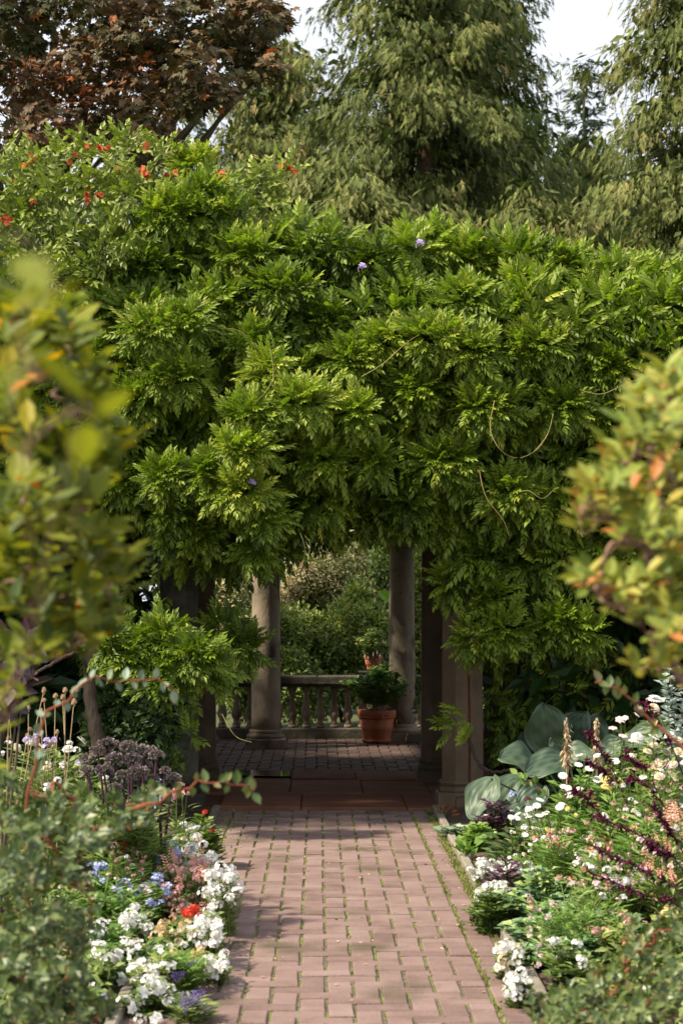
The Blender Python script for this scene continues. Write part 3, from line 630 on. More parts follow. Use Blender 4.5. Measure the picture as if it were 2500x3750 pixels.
for tpl in TEND[:3] + TEND[4:22:2] + TEND[15:17]:
    dd = 12.0 if tpl[0][1] > 760 and tpl[0][0] > 350 else 12.5
    if tpl[0][1] < 700: dd = 12.75
    if tpl[0][1] > 1500: dd = 11.75 if tpl[0][0] > 520 else 11.6
    P = smooth_path(np.array([atD(x, y, dd + rs.uniform(-.05, .05)) for x, y in tpl]) - WO, 22)
    V, Fc = tube(P, np.linspace(.0028, .0012, 22), 4); obj('tendril', mesh_of('tendril', V, Fc, M['tendril'], None, True), wv)

# ------------------------------------------------------------------ flower prototypes
def floret(np_=5, r=1.0, w=.42, cup=.15):
    V = [(0, 0, 0)]; Fc = []
    for i in range(np_):
        a = 2 * np.pi * i / np_; c, s = math.cos(a), math.sin(a)
        b = len(V); V += [(c * r * .55 - s * w * r, s * r * .55 + c * w * r, cup * r), (c * r, s * r, cup * r * .8), (c * r * .55 + s * w * r, s * r * .55 - c * w * r, cup * r)]
        Fc += [(0, b + 1, b), (0, b + 2, b + 1)]
    return np.array(V), np.array(Fc)[:, ::-1]
def head_cluster(rs, n, r, fr, flat=.6, mat='white', np_=5):
    mb = MB(); d = nrm(rs.normal(0, 1, (n, 3)) * [1, 1, .6] + [0, 0, .75]); P = d * [r, r, r * flat]
    mb.tile(floret(np_), P, np.cross(d, rs.normal(0, 1, (n, 3))), d + rs.normal(0, .25, (n, 3)), fr * rs.uniform(.8, 1.2, n), rs.rand(n)); return mb
def daisy(n, r, w, rings=1, cup=.1):
    mb = MB(); 
    for k in range(rings):
        m_ = max(5, n - 3 * k); a = np.arange(m_) * 2 * np.pi / m_ + k * .3
        d = np.stack([np.cos(a), np.sin(a), np.full(m_, cup + .45 * k)], -1)
        mb.tile(leaf8(1, w, -.25, .18, .45, .8, .95), np.zeros((m_, 3)) + [0, 0, .06 * r * k], d, [0, 0, 1], r * (1 - .24 * k), np.linspace(0, 1, m_))
    V, Fc = lathe([(0, .16 * r), (.12 * r, .14 * r), (.2 * r, .06 * r), (.2 * r, -.03 * r)], 8, close=False); mb.add(V, Fc, .5, 1); return mb
def spike(rs, n, L, fr, wid):
    mb = MB(); t = np.linspace(0, 1, n); a = t * n * 2.4
    P = np.stack([np.cos(a) * wid * (1 - .7 * t), np.sin(a) * wid * (1 - .7 * t), t * L], -1); d = nrm(np.stack([np.cos(a), np.sin(a), np.full(n, .35)], -1))
    mb.tile(leaf8(1, .35, -.5, .2), P, d, [0, 0, 1], fr * (1 - .55 * t) * rs.uniform(.7, 1.3, n), rs.rand(n) + .2 * (t < .5)); return mb
rf = np.random.RandomState(77)
FL = {}
def reg(k, mb, mats, smooth=False): FL[k] = mb.mesh('flower', mats, smooth)
for col in ('white', 'cream', 'buffy', 'pink', 'coral', 'palepink', 'red', 'violet', 'lilac', 'blue'):
    reg('phlox_' + col, head_cluster(rf, 9, .022, .0125, .5), M[col])
reg('phlox2_white', head_cluster(rf, 13, .028, .0115, .5), M['white'])
reg('petunia_white', head_cluster(rf, 5, .030, .021, .6), M['white'])
reg('statice_pink', head_cluster(rf, 22, .022, .008), M['pink'])
reg('daisy_white', daisy(13, .025, .20, 1), [M['white'], M['yellow']])
reg('cosmos_pink', daisy(6, .028, .36, 1), [M['palepink'], M['yellow']])
reg('zinnia_white', daisy(20, .040, .15, 4, .05), [M['white'], M['cream']])
reg('zinnia_cream', daisy(20, .038, .16, 4, .05), [M['cream'], M['buffy']])
reg('zinnia_yellow', daisy(18, .030, .16, 4, .05), [M['yellow'], M['buffy']])
reg('geranium_red', head_cluster(rf, 26, .028, .017), M['red'])
reg('salvia_blue', head_cluster(rf, 7, .020, .022, 1.2, np_=3), M['blue'])
reg('pansy_blue', head_cluster(rf, 3, .010, .022, 1, np_=4), M['blue'])
reg('pansy_black', head_cluster(rf, 4, .012, .026, 1, np_=4), M['black'])
reg('scabious_plum', head_cluster(rf, 26, .016, .009, .9), M['plum'])
reg('spike_plum', spike(rf, 46, .20, .030, .010), M['plum'])
reg('spike_violet', spike(rf, 26, .06, .017, .010), M['violet'])
reg('spike_pink', spike(rf, 30, .09, .015, .010), M['coral'])
reg('seedhead', head_cluster(rf, 30, .010, .007, 1.0), M['seed'])
reg('wisteria_bloom', head_cluster(rf, 10, .03, .022, 1.0, np_=4), M['lilac'])
# trumpet: a curved cone with flared lobes, along +Y
def trumpet():
    mb = MB(); P = smooth_path([(0, 0, 0), (0, .03, .004), (0, .055, 0)], 7); V, Fc = tube(P, [.003, .004, .005, .007, .009, .011, .013], 10); mb.add(V, Fc, .2)
    V, Fc = floret(5, .024, .5, -.1); V = rots(V, R(-90)); mb.add(V + [0, .054, 0], Fc, .9); mb.add(V + [0, .054, 0], Fc[:, ::-1], .9); return mb
FL['trumpet'] = trumpet().mesh('flower', M['orange'], True)
for (x, y) in ((965, 563), (1030, 683), (580, 1115), (833, 617)):
    obj('flower', FL['wisteria_bloom'], wv, loc=(atD(x, y, 12.75 if y < 700 else 12.0) - WO).tolist(), scale=1.0)

# ================================================================== TRUMPET VINE (top left)
rs = np.random.RandomState(21)
tv = thing('trumpet_vine', 'trumpet vine with orange flowers climbing over the left end of the pergola', 'climbing plant', None, (-2.6, 13.6, 0)); TO = np.array([-2.6, 13.6, 0])
fol = MB(); TL = [compound(np.random.RandomState(s), pairs=4, L=.20, ll=.058, w=.27, droop=.5, cheap=True) for s in (31, 32)]
for (x, y, rx, ry, d) in [(40, 430, 80, 55, 13.3), (120, 400, 80, 45, 13.4), (200, 380, 80, 40, 13.5), (290, 370, 70, 35, 13.6), (350, 390, 50, 35, 13.5), (60, 520, 90, 60, 13.1), (160, 470, 90, 55, 13.1), (270, 450, 90, 55, 13.2), (150, 580, 90, 60, 12.9), (50, 620, 80, 60, 12.9), (250, 570, 80, 50, 12.9), (230, 640, 80, 45, 12.8), (120, 660, 90, 45, 12.8), (330, 470, 60, 40, 13.3), (590, 450, 35, 20, 13.6), (570, 500, 40, 30, 13.6), (640, 415, 20, 14, 13.6), (10, 470, 60, 60, 13.2)]:
    c = atD(x, y, d) - TO; r = np.array([mD(rx, d), .3, mD(ry, d)])
    clump_leaves(c, r, int(20 + 600 * r[0] * r[2]), .12 if y < 500 else .0, rs, TL, fol, droop=.05)
fol.build('foliage', M['trumpet'], tv, kind='stuff')
for (x, y) in [(335, 395), (342, 402), (395, 405), (205, 410), (196, 428), (215, 452), (200, 462), (222, 456), (250, 342), (212, 338), (510, 410), (498, 415), (655, 388), (662, 392), (670, 397), (10, 508), (14, 520), (12, 590), (75, 368), (68, 384), (285, 398), (180, 360), (330, 340), (70, 470), (40, 430), (155, 372)]:
    for j in range(2):
        dd = 12.9 if y > 440 else 13.15
        if x > 600: dd = 13.5
        P = atD(x + rs.uniform(-7, 7), y + rs.uniform(-5, 5), dd) - TO; a = nrm([[rs.uniform(-1, 1), -1, rs.uniform(-.2, .7)]])
        Rm = frames(a, np.array([[0, 0, 1.]]))[0]; o = obj('flower', FL['trumpet'], tv); mt = Matrix(Rm.tolist()).to_4x4(); mt.translation = Vector(P.tolist()); o.matrix_local = mt @ Matrix.Scale(1.0, 4)
for pts in ([(560, 520), (590, 470), (630, 425), (660, 395)], [(60, 640), (100, 500), (180, 420), (240, 350)]):
    V, Fc = tube(smooth_path([atD(x, y, 13.6) - TO for x, y in pts], 14), .006, 5); obj('stem', mesh_of('stem', V, Fc, M['bark'], None, True), tv)
V, Fc = tube(smooth_path([(-.4, 0, -.05), (-.35, .1, 1.2), (-.2, .1, 2.4), (.1, .1, 3.3), (.3, 0, 3.9)], 16), np.linspace(.05, .02, 16), 8); obj('trunk', mesh_of('trunk', V, Fc, M['bark'], None, True), tv)

# ================================================================== TREES BEHIND
def leaf2(L=1, w=.3): return np.array([(0, 0, 0), (-w, .42 * L, 0), (w, .42 * L, 0), (0, L, -.08 * L)]), np.array([(0, 3, 1), (0, 2, 3)])
def feather(w=.20):
    V = np.array([(0, 0, 0), (0, .26, 0), (0, .55, -.02), (0, 1, -.10), (-w, .58, .03), (w, .50, .03), (-w * .75, .86, -.02), (w * .8, .80, -.02), (.06, .62, -.03), (-.05, .30, .01)])
    return V, np.array([(0, 4, 1), (0, 1, 5), (1, 6, 2), (1, 2, 7), (9, 8, 3)])
def conifer(label, x, y, H, Rr, seed, mat, nb=120, ns=75, sl=.5, hang=.8, z0=.06, prof=.75, bark='redbark', asym=0, dens_top=1.0):
    z0 = max(z0, 5.0 / H); nb = int(nb * (.76 if y < 43 else .58))
    rs = np.random.RandomState(seed); t = thing('conifer_tree', label, 'tree', 'conifers beyond the pergola', (x, y, 0))
    STR = feather(); OLD = leaf2(1, .24)
    zz = np.linspace(0, H * .97, 14); P = np.stack([rs.normal(0, .04, 14), rs.normal(0, .04, 14), zz], -1)
    V, Fc = tube(P, np.linspace(.24, .03, 14) * H / 16, 8); obj('trunk', mesh_of('trunk', V, Fc, M[bark], None, True), t)
    cr_ = MB(); lb = MB(); nl = 0
    for i in range(nb):
        u = (i + rs.rand()) / nb; h = H * (z0 + (1 - z0) * u * .985); ln = Rr * (1 - u) ** prof * rs.uniform(.50, 1.18) + .35
        az = i * 2.39996 + rs.normal(0, .3)
        if asym and math.cos(az) * asym > 0: ln *= 1.25
        dr = np.array([math.cos(az), math.sin(az), 0]); tt = np.linspace(0, 1, 7)
        rise, sag = rs.uniform(.05, .25), rs.uniform(.35, .6) * hang
        pts = dr * (tt * ln)[:, None] + np.stack([0 * tt, 0 * tt, h + ln * (rise * tt - sag * tt ** 2 + .25 * sag * tt ** 4)], -1)
        if ln > 1.0: 
            V, Fc = tube(pts, np.linspace(.04, .004, 7) * (.3 + ln / 9), 3)
            obj('limb', mesh_of('limb', V, Fc, M['bark']), t)
        n = int(1.5 * (int(ns * (ln / Rr) ** .9) + 8) * (.35 if h > at(1250, -250, y)[2] else 1.0))
        # foliage hangs in drapes: each drape is a bunch of sprays below one twig
        nd = max(4, n // 9); q = rs.uniform(.10, 1.03, nd) ** .8; pp = np.stack([np.interp(q, tt, pts[:, k]) for k in range(3)], -1)
        perp = np.array([-dr[1], dr[0], 0]); lat = rs.normal(0, .20, nd) * ln * (.35 + .5 * np.sin(q * 2.6))
        pp = pp + perp * lat[:, None] + np.stack([0 * q, 0 * q, -np.abs(lat) * .35 * hang - rs.rand(nd) * .3 * hang], -1)
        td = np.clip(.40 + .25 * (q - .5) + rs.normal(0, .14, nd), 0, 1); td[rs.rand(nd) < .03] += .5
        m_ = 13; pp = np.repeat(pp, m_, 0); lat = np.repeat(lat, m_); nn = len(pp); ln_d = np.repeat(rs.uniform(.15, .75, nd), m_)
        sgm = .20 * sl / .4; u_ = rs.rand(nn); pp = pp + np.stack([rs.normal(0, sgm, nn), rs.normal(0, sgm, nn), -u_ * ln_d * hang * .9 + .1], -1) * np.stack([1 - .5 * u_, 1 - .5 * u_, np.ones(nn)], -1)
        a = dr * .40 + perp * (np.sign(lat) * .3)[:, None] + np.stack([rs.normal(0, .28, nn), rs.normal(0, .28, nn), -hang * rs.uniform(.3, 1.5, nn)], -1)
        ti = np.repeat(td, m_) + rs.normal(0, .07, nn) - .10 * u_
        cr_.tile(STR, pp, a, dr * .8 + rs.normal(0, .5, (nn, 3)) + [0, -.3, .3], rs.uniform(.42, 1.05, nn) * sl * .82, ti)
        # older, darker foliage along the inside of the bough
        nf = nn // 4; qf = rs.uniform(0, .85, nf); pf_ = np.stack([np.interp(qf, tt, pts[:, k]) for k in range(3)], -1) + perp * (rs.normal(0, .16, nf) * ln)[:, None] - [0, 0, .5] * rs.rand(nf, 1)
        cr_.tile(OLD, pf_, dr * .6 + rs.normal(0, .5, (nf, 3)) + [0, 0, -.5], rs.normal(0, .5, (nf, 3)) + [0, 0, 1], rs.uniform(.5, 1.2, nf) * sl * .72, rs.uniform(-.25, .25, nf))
    cr_.build('crown', M[mat], t, kind='stuff'); return t
def P2(px, d): return (at(px, 2000, d)[0], d)
def Ht(py, d): return at(1250, py, d)[2]
GT = [('olive cedar with loose drooping sprays, just right of the copper maple', 1010, 42, Ht(110, 42), 2.7, 51, 'conifer', 150, 150, .40, 1.0, .42),
      ('tall cedar with two bare trunk streaks rising out of sight at centre', 1560, 36, 20.5, 2.7, 52, 'conifer', 190, 170, .38, 1.1, .45),
      ('greener cedar close behind the tall central one, reddish trunk showing', 1730, 39, 21.5, 2.4, 53, 'conifer_green', 180, 160, .40, 1.1, .45),
      ('small dark spire-topped fir in the sky gap between the cedars', 2150, 62, Ht(190, 62), 3.0, 54, 'fir', 120, 55, .5, .25, .9),
      ('large olive cedar at the far right with a broken outline', 2640, 30, 16.0, 2.5, 55, 'conifer', 190, 180, .33, 1.0, .42),
      ('low dense cedar filling the gap left of the big right-hand cedar', 2150, 40, Ht(440, 40), 2.9, 56, 'conifer_green', 100, 120, .40, 1.0, .6),
      ('distant cedar hidden low behind the copper maple', 640, 46, Ht(250, 46), 4.2, 57, 'conifer_green', 110, 100, .42, .9, .6),
      ('thin-topped cedar between the olive cedar and the tall central one', 1250, 47, Ht(330, 47), 2.6, 58, 'conifer', 110, 90, .42, .9, .6),
      ('distant cedar whose crown fills the space beneath the dark fir', 1960, 46, Ht(400, 46), 3.6, 59, 'conifer', 100, 110, .42, 1.0, .6),
      ('distant green cedar far left behind the maple trunk', 150, 44, Ht(500, 44), 3.8, 60, 'conifer_green', 80, 90, .42, .9, .6),
      ('far cedar at the right, nearly hidden behind the large olive one', 2380, 44, Ht(660, 44), 3.6, 62, 'conifer', 80, 110, .42, 1.0, .6),
      ('broad low cedar directly above the middle of the wisteria roof', 1330, 33, Ht(620, 33), 3.0, 63, 'conifer', 90, 140, .36, 1.0, .6),
      ('broad low cedar above the right part of the wisteria roof', 1960, 32, Ht(660, 32), 2.8, 64, 'conifer', 90, 140, .36, 1.0, .6)]
for (lb_, px, d, H, Rr, sd_, mt_, nb, ns, sl, hg, pf_) in GT:
    x, y = P2(px, d); conifer(lb_, x, y, H, Rr, sd_, mt_, nb, ns, sl, hg, prof=pf_, bark='redbark' if mt_ != 'fir' else 'bark')

# copper maple, top left
rs = np.random.RandomState(91)
mx_, my_ = at(52, 1500, 21)[0], 21.5
mt_ = thing('copper_maple', 'copper-leaved maple with dark bronze crown above the left of the pergola', 'tree', None, (mx_, my_, 0)); MO = np.array([mx_, my_, 0])
def palm():
    a = [-100, -62, -40, -18, 0, 18, 40, 62, 100]; r_ = [.45, .85, .5, .95, .0, .95, .5, .85, .45]
    V = [(0, 0, 0)]; 
    for an, rr in zip([-125, -80, -58, -38, -18, 0, 18, 38, 58, 80, 125], [.45, .72, .42, .9, .5, 1.05, .5, .9, .42, .72, .45]):
        V.append((rr * math.sin(R(an)), .1 + rr * math.cos(R(an)), .06 * math.cos(3 * R(an)) - .12 * rr * rr))
    return np.array(V), np.array([(0, i + 1, i) for i in range(1, 11)])
PALM = palm(); cr_ = MB()
V, Fc = tube(smooth_path([(0, 0, 0), (.05, 0, 2), (-.1, 0, 4), (.0, .1, 6), (.1, 0, 9)], 20), np.linspace(.24, .09, 20), 10); obj('trunk', mesh_of('trunk', V, Fc, M['bark'], None, True), mt_)
MCL = [(60, 60, 90), (200, 30, 110), (340, 60, 100), (470, 40, 90), (590, 30, 75), (640, 45, 35), (80, 190, 100), (210, 150, 110), (350, 170, 100), (470, 150, 90), (570, 120, 70), (610, 160, 50), (120, 290, 80), (230, 260, 80), (330, 270, 70), (450, 230, 60), (150, 330, 60), (380, 330, 45), (40, 330, 60), (260, 320, 60), (320, 310, 50), (500, 210, 50), (-40, 120, 100), (-60, 260, 90), (420, 350, 30), (-30, 20, 90), (300, -40, 100), (450, -50, 100), (130, -50, 110), (20, -60, 90), (570, -40, 80), (530, 90, 60), (400, 110, 70), (290, 110, 70), (600, 370, 14), (590, 440, 22)]
for (x, y, r) in MCL:
    for j in range(2 if r > 30 else 1):
        d = (19.0 + rs.uniform(-.6, 1.5) + 1.6 * j) if r > 30 else 15.5
        c = atD(x + rs.uniform(-10, 10), y + rs.uniform(-10, 10), d) - MO; rm = mD(r, d)
        ct = rs.normal(0, .10); n = int(40 + 760 * rm * rm); dn = nrm(rs.normal(0, 1, (n, 3))); lump = 1 + .25 * np.sin(dn[:, 0] * 6 + x) * np.sin(dn[:, 2] * 6 + y)
        P = c + dn * (rs.uniform(.3, 1, n) ** .5 * rm * lump)[:, None] * [1, 1, .72]
        a = dn * [1, 1, .3] + rs.normal(0, .5, (n, 3)) + [0, -.1, -.6]
        ti = np.clip(.20 + ct + .34 * rs.rand(n) + .12 * dn[:, 2] + (.12 if x < 400 and y > 140 else -.08), 0, 1.1); ti[rs.rand(n) < .015] = .95
        cr_.tile(PALM, P, a, dn * [.5, .5, .5] + [0, -.35, .9] + rs.normal(0, .35, (n, 3)), rs.uniform(.06, .115, n), ti)
    if r > 30:
        V, Fc = tube(smooth_path([(0, 0, rs.uniform(3.2, 6)), tuple(c * .5 + [0, 0, .3 + rs.uniform(1.5, 2.2)]), tuple(c)], 10), np.linspace(.07, .015, 10), 5); obj('limb', mesh_of('limb', V, Fc, M['bark'], None, True), mt_)
cr_.build('crown', M['maple'], mt_, kind='stuff')

# ================================================================== FAR GARDEN SEEN THROUGH THE OPENING
def shrub(name, label, cat, c, r, n, proto, sc, mat, seed, up=1.0, tint=(.2, .8), group=None, lumps=12, stem='bark', sun_young=.1):
    rs = np.random.RandomState(seed); c = np.array(c, float); r = np.array(r, float)
    base = np.array([c[0], c[1], 0]); t = thing(name, label, cat, group, tuple(base)); mb = MB()
    subs = [(c + r * nrm(rs.normal(0, 1, 3)) * rs.uniform(.35, .95), r * rs.uniform(.25, .5)) for _ in range(lumps)] + [(c, r * .8)]
    for (cc, rr) in subs:
        m_ = n // len(subs); dn = nrm(rs.normal(0, 1, (m_, 3))); k = rs.uniform(.25, 1, m_) ** .45
        P = cc + dn * rr * k[:, None]; P[:, 2] = np.maximum(P[:, 2], .03)
        a = dn + rs.normal(0, .5, (m_, 3)) + [0, 0, up - 1]
        mb.tile(proto, P - base, a, dn * .6 + [0, -.3, .8] + rs.normal(0, .3, (m_, 3)), rs.uniform(.7, 1.3, m_) * sc, rs.uniform(*tint, m_) + sun_young * dn[:, 2])
    mb.build('foliage', M[mat], t, kind='stuff')
    sm = MB()
    for k in range(6):
        e = subs[k % len(subs)][0] - base; V, Fc = tube(smooth_path([(rs.normal(0, .05), rs.normal(0, .05), 0), tuple(e * .5 + rs.normal(0, .05, 3)), tuple(e)], 8), np.linspace(.025, .006, 8) * max(.4, r[2]), 5)
        obj('stem', mesh_of('stem', V, Fc, M[stem], None, True), t)
    return t
hx = 0
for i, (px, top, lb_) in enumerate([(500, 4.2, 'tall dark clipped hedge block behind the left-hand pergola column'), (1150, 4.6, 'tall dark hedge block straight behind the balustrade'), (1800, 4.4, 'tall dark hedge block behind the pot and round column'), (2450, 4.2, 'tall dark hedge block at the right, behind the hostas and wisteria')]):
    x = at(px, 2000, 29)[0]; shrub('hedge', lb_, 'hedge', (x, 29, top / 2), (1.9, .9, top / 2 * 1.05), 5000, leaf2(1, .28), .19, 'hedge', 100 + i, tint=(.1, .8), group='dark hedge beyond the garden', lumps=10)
def G(x, y, d): return atD(x, y, d)
LF = leaf2(1, .26)
shrub('garden_shrub', 'faded pinkish shrub left of the round column with the sunlit side', 'shrub', G(545, 1390, 23.0), (.50, .5, .62), 8000, LF, .05, 'drypink', 121, tint=(.3, 1))
shrub('garden_shrub', 'tall shrub of faded buff-pink blooms in the upper middle of the opening', 'shrub', G(770, 1330, 24.0), (.85, .7, .75), 15000, LF, .05, 'drypink', 122, tint=(.1, .9))
shrub('garden_shrub', 'reddish brown shrub touching the left round column at head height', 'shrub', G(680, 1350, 23.6), (.34, .4, .32), 4500, LF, .05, 'drypink', 131, tint=(.5, 1.2))
shrub('garden_shrub', 'leafy green shrub low behind the balusters on the left', 'shrub', G(700, 1540, 22.6), (.7, .55, .85), 11000, LF, .06, 'gardengreen', 123, tint=(.1, .9))
shrub('garden_shrub', 'leafy green shrub with yellowing leaves above the middle of the handrail', 'shrub', G(790, 1490, 22.9), (.65, .5, .85), 11000, LF, .06, 'gardengreen', 124, tint=(.2, 1.1))
shrub('garden_shrub', 'dark green shrub between the pot plant and the round column', 'shrub', G(880, 1430, 23.4), (.5, .5, .95), 10000, LF, .055, 'gardengreen', 125, tint=(-.1, .6))
shrub('garden_shrub', 'green shrub left of the pergola opening behind the dark balusters', 'shrub', G(560, 1560, 22.8), (.5, .5, .7), 7000, LF, .06, 'gardengreen', 126, tint=(.1, .8))
shrub('garden_shrub', 'bright green shrub glimpsed right of the far round column', 'shrub', G(985, 1420, 23.2), (.35, .5, 1.2), 6000, LF, .07, 'gardengreen', 127, tint=(.4, 1.3))
shrub('garden_shrub', 'large shrub closing the back of the garden under the faded blooms', 'shrub', G(760, 1400, 25.6), (1.9, .7, 1.7), 15000, LF, .075, 'gardengreen', 128, tint=(-.2, .7), lumps=12)
# big yellow-green leaf beside the column
bt = thing('banana_plant', 'broad bright green leaves poking out left of the far round column', 'plant', None, tuple(G(895, 1560, 22.0) * [1, 1, 0])); BO = np.array(bt.location)
big = leaf8(1, .30, .25, .35)
for (x, y, dx, dz, s_) in [(893, 1362, -.7, .6, .22), (903, 1345, .1, 1, .24), (975, 1345, .2, 1, .3)]:
    mb = MB(); mb.tile(big, [G(x + 10, y + 20, 21.8) - BO], [(dx, -.2, dz)], [(0.1, -1, .4)], s_, .6); mb.build('leaf', M['banana'], bt, smooth=False)
V, Fc = tube(smooth_path([(0, 0, 0), (0.03, 0, .9), tuple(G(900, 1385, 21.8) - BO)], 8), .02, 6); obj('stem', mesh_of('stem', V, Fc, M['stem']), bt)

# ------------------------------------------------------------------ generic small flowering plant
LB = leaf4(1, .22, .2, .2); LR = leaf4(1, .42, .15, .1); LN = leaf4(1, .09, .1, .15); LM_ = leaf4(1, .25, .2, .15)
def plant(name, label, cat, centre, spread, height, n, proto, sc, mat, flowers=(), seed=0, group=None, stem='stem', lean=.5, tint=(.1, .9), fup=.55, nst=14, z0=0, low=.1, fscale=1.0, face=(0, -.5, 1)):
    """a clump rooted at centre(x,y) : leaves up bent stems, flower heads [(kind, point)] each on its own stem"""
    rs = np.random.RandomState(seed + 1000); base = np.array([centre[0], centre[1], z0]); t = thing(name, label, cat, group, tuple(base))
    mb = MB(); ends = []
    for k in range(nst):
        a = rs.uniform(0, 2 * np.pi); q = math.sqrt(rs.rand()); e = np.array([math.cos(a) * q * spread[0], math.sin(a) * q * spread[1], height * (1 - .45 * q * q) * rs.uniform(.75, 1.05)]); ends.append(e)
    fl = [np.array(p) - base for _, p in flowers]
    sm = MB(); per = max(3, n // (nst + max(1, len(fl)) ))
    for j, e in enumerate(ends + fl):
        root = np.array([e[0] * .25 + rs.normal(0, .02), e[1] * .25, -.02]); mid = root * .4 + e * .6; mid[2] = e[2] * .62 + .0; mid[:2] = root[:2] + (e[:2] - root[:2]) * .35
        P = smooth_path([root, mid, e], 7); V, Fc = tube(P, np.linspace(.0032, .0016, 7), 3); sm.add(V, Fc, rs.rand())
        q = rs.uniform(low, .98 if j < len(ends) else .85, per); pp = np.stack([np.interp(q, np.linspace(0, 1, 7), P[:, k]) for k in range(3)], -1)
        az = rs.uniform(0, 2 * np.pi, per); a = np.stack([np.cos(az), np.sin(az), np.full(per, lean)], -1)
        pp = pp + a * [1, 1, .2] * sc * rs.uniform(0, .7, per)[:, None]
        mb.tile(proto, pp, a, np.stack([rs.normal(0, .3, per), rs.normal(0, .3, per) - .2, np.ones(per)], -1), rs.uniform(.6, 1.25, per) * sc, rs.uniform(*tint, per) * (.6 + .5 * q))
    mb.build('foliage', M[mat], t, kind='stuff'); sm.build('stems', M[stem], t, kind='stuff')
    for j, ((kd, p), e) in enumerate(zip(flowers, fl)):
        f = nrm(np.array([rs.normal(0, .35) + face[0], face[1] + rs.normal(0, .3), face[2]])); up = np.array([rs.normal(), rs.normal(), .1])
        Rm = frames(np.cross(f, up)[None], f[None])[0]
        o = obj('flower', FL[kd], t); m4 = Matrix(Rm.tolist()).to_4x4(); m4.translation = Vector(e.tolist()); o.matrix_local = m4 @ Matrix.Scale(float(rs.uniform(.82, 1.15) * fscale), 4)
    return t
def spread_f(kd, n, x, y, rx, ry, d, seed, dd=.12, slope=0.0):
    """n flower heads scattered about an overview-pixel spot at depth d"""
    rs = np.random.RandomState(seed); o = []
    for _ in range(n):
        a = rs.uniform(0, 2 * np.pi); q = math.sqrt(rs.rand())
        ks = kd if isinstance(kd, str) else kd[rs.randint(0, len(kd))]
        o.append((ks, atD(x + rx * q * math.cos(a), y + ry * q * math.sin(a), d + rs.uniform(-dd, dd) - slope * q * math.sin(a))))
    return o

# fuchsias in the two pots and beside the column
fx = []
fp = plant('fuchsia', 'bushy fuchsia growing in the large terracotta pot', 'potted plant', (PX, PY - .02), (.40, .25), .52, 3600, LM_, .055, 'freshgreen', [], 201, stem='twig', tint=(-.2, .6), z0=.31, nst=60, low=.25)
shrub('fuchsia', 'leafy fuchsia spilling to the right of the terracotta pot', 'plant', tuple(G(928, 1600, 20.0)), (.20, .2, .34), 1800, LM_, .05, 'gardengreen', 202, tint=(-.1, .8))
def fuchsia_fl(t, pts, mat):
    V, Fc = lathe([(0, 0), (.003, -.01), (.005, -.03), (.009, -.04), (.003, -.045), (.002, -.06)], 8, close=False); me = mesh_of('flower', V, Fc, M[mat], None, True)
    for (x, y, d) in pts: obj('flower', me, t, loc=(G(x, y, d) - np.array(t.location)).tolist())
fuchsia_fl(fp, [(795, 1655, 19.5), (808, 1657, 19.5), (830, 1605, 19.45), (790, 1640, 19.5), (903, 1668, 19.45), (910, 1650, 19.45), (845, 1615, 19.45), (935, 1680, 19.4), (932, 1690, 19.4), (880, 1640, 19.4)], 'coral')
f2 = plant('fuchsia', 'pale pink fuchsia growing in the small upper pot', 'potted plant', (p2[0], 20.85), (.22, .18), .34, 1200, LM_, .045, 'gardengreen', [], 203, stem='twig', z0=p2[2] + .14, nst=26)
fuchsia_fl(f2, [(857, 1497, 20.6), (838, 1500, 20.6), (845, 1505, 20.6), (905, 1470, 20.6), (880, 1467, 20.6), (872, 1500, 20.6), (822, 1548, 20.3), (895, 1455, 20.6), (866, 1493, 20.6)], 'palepink')

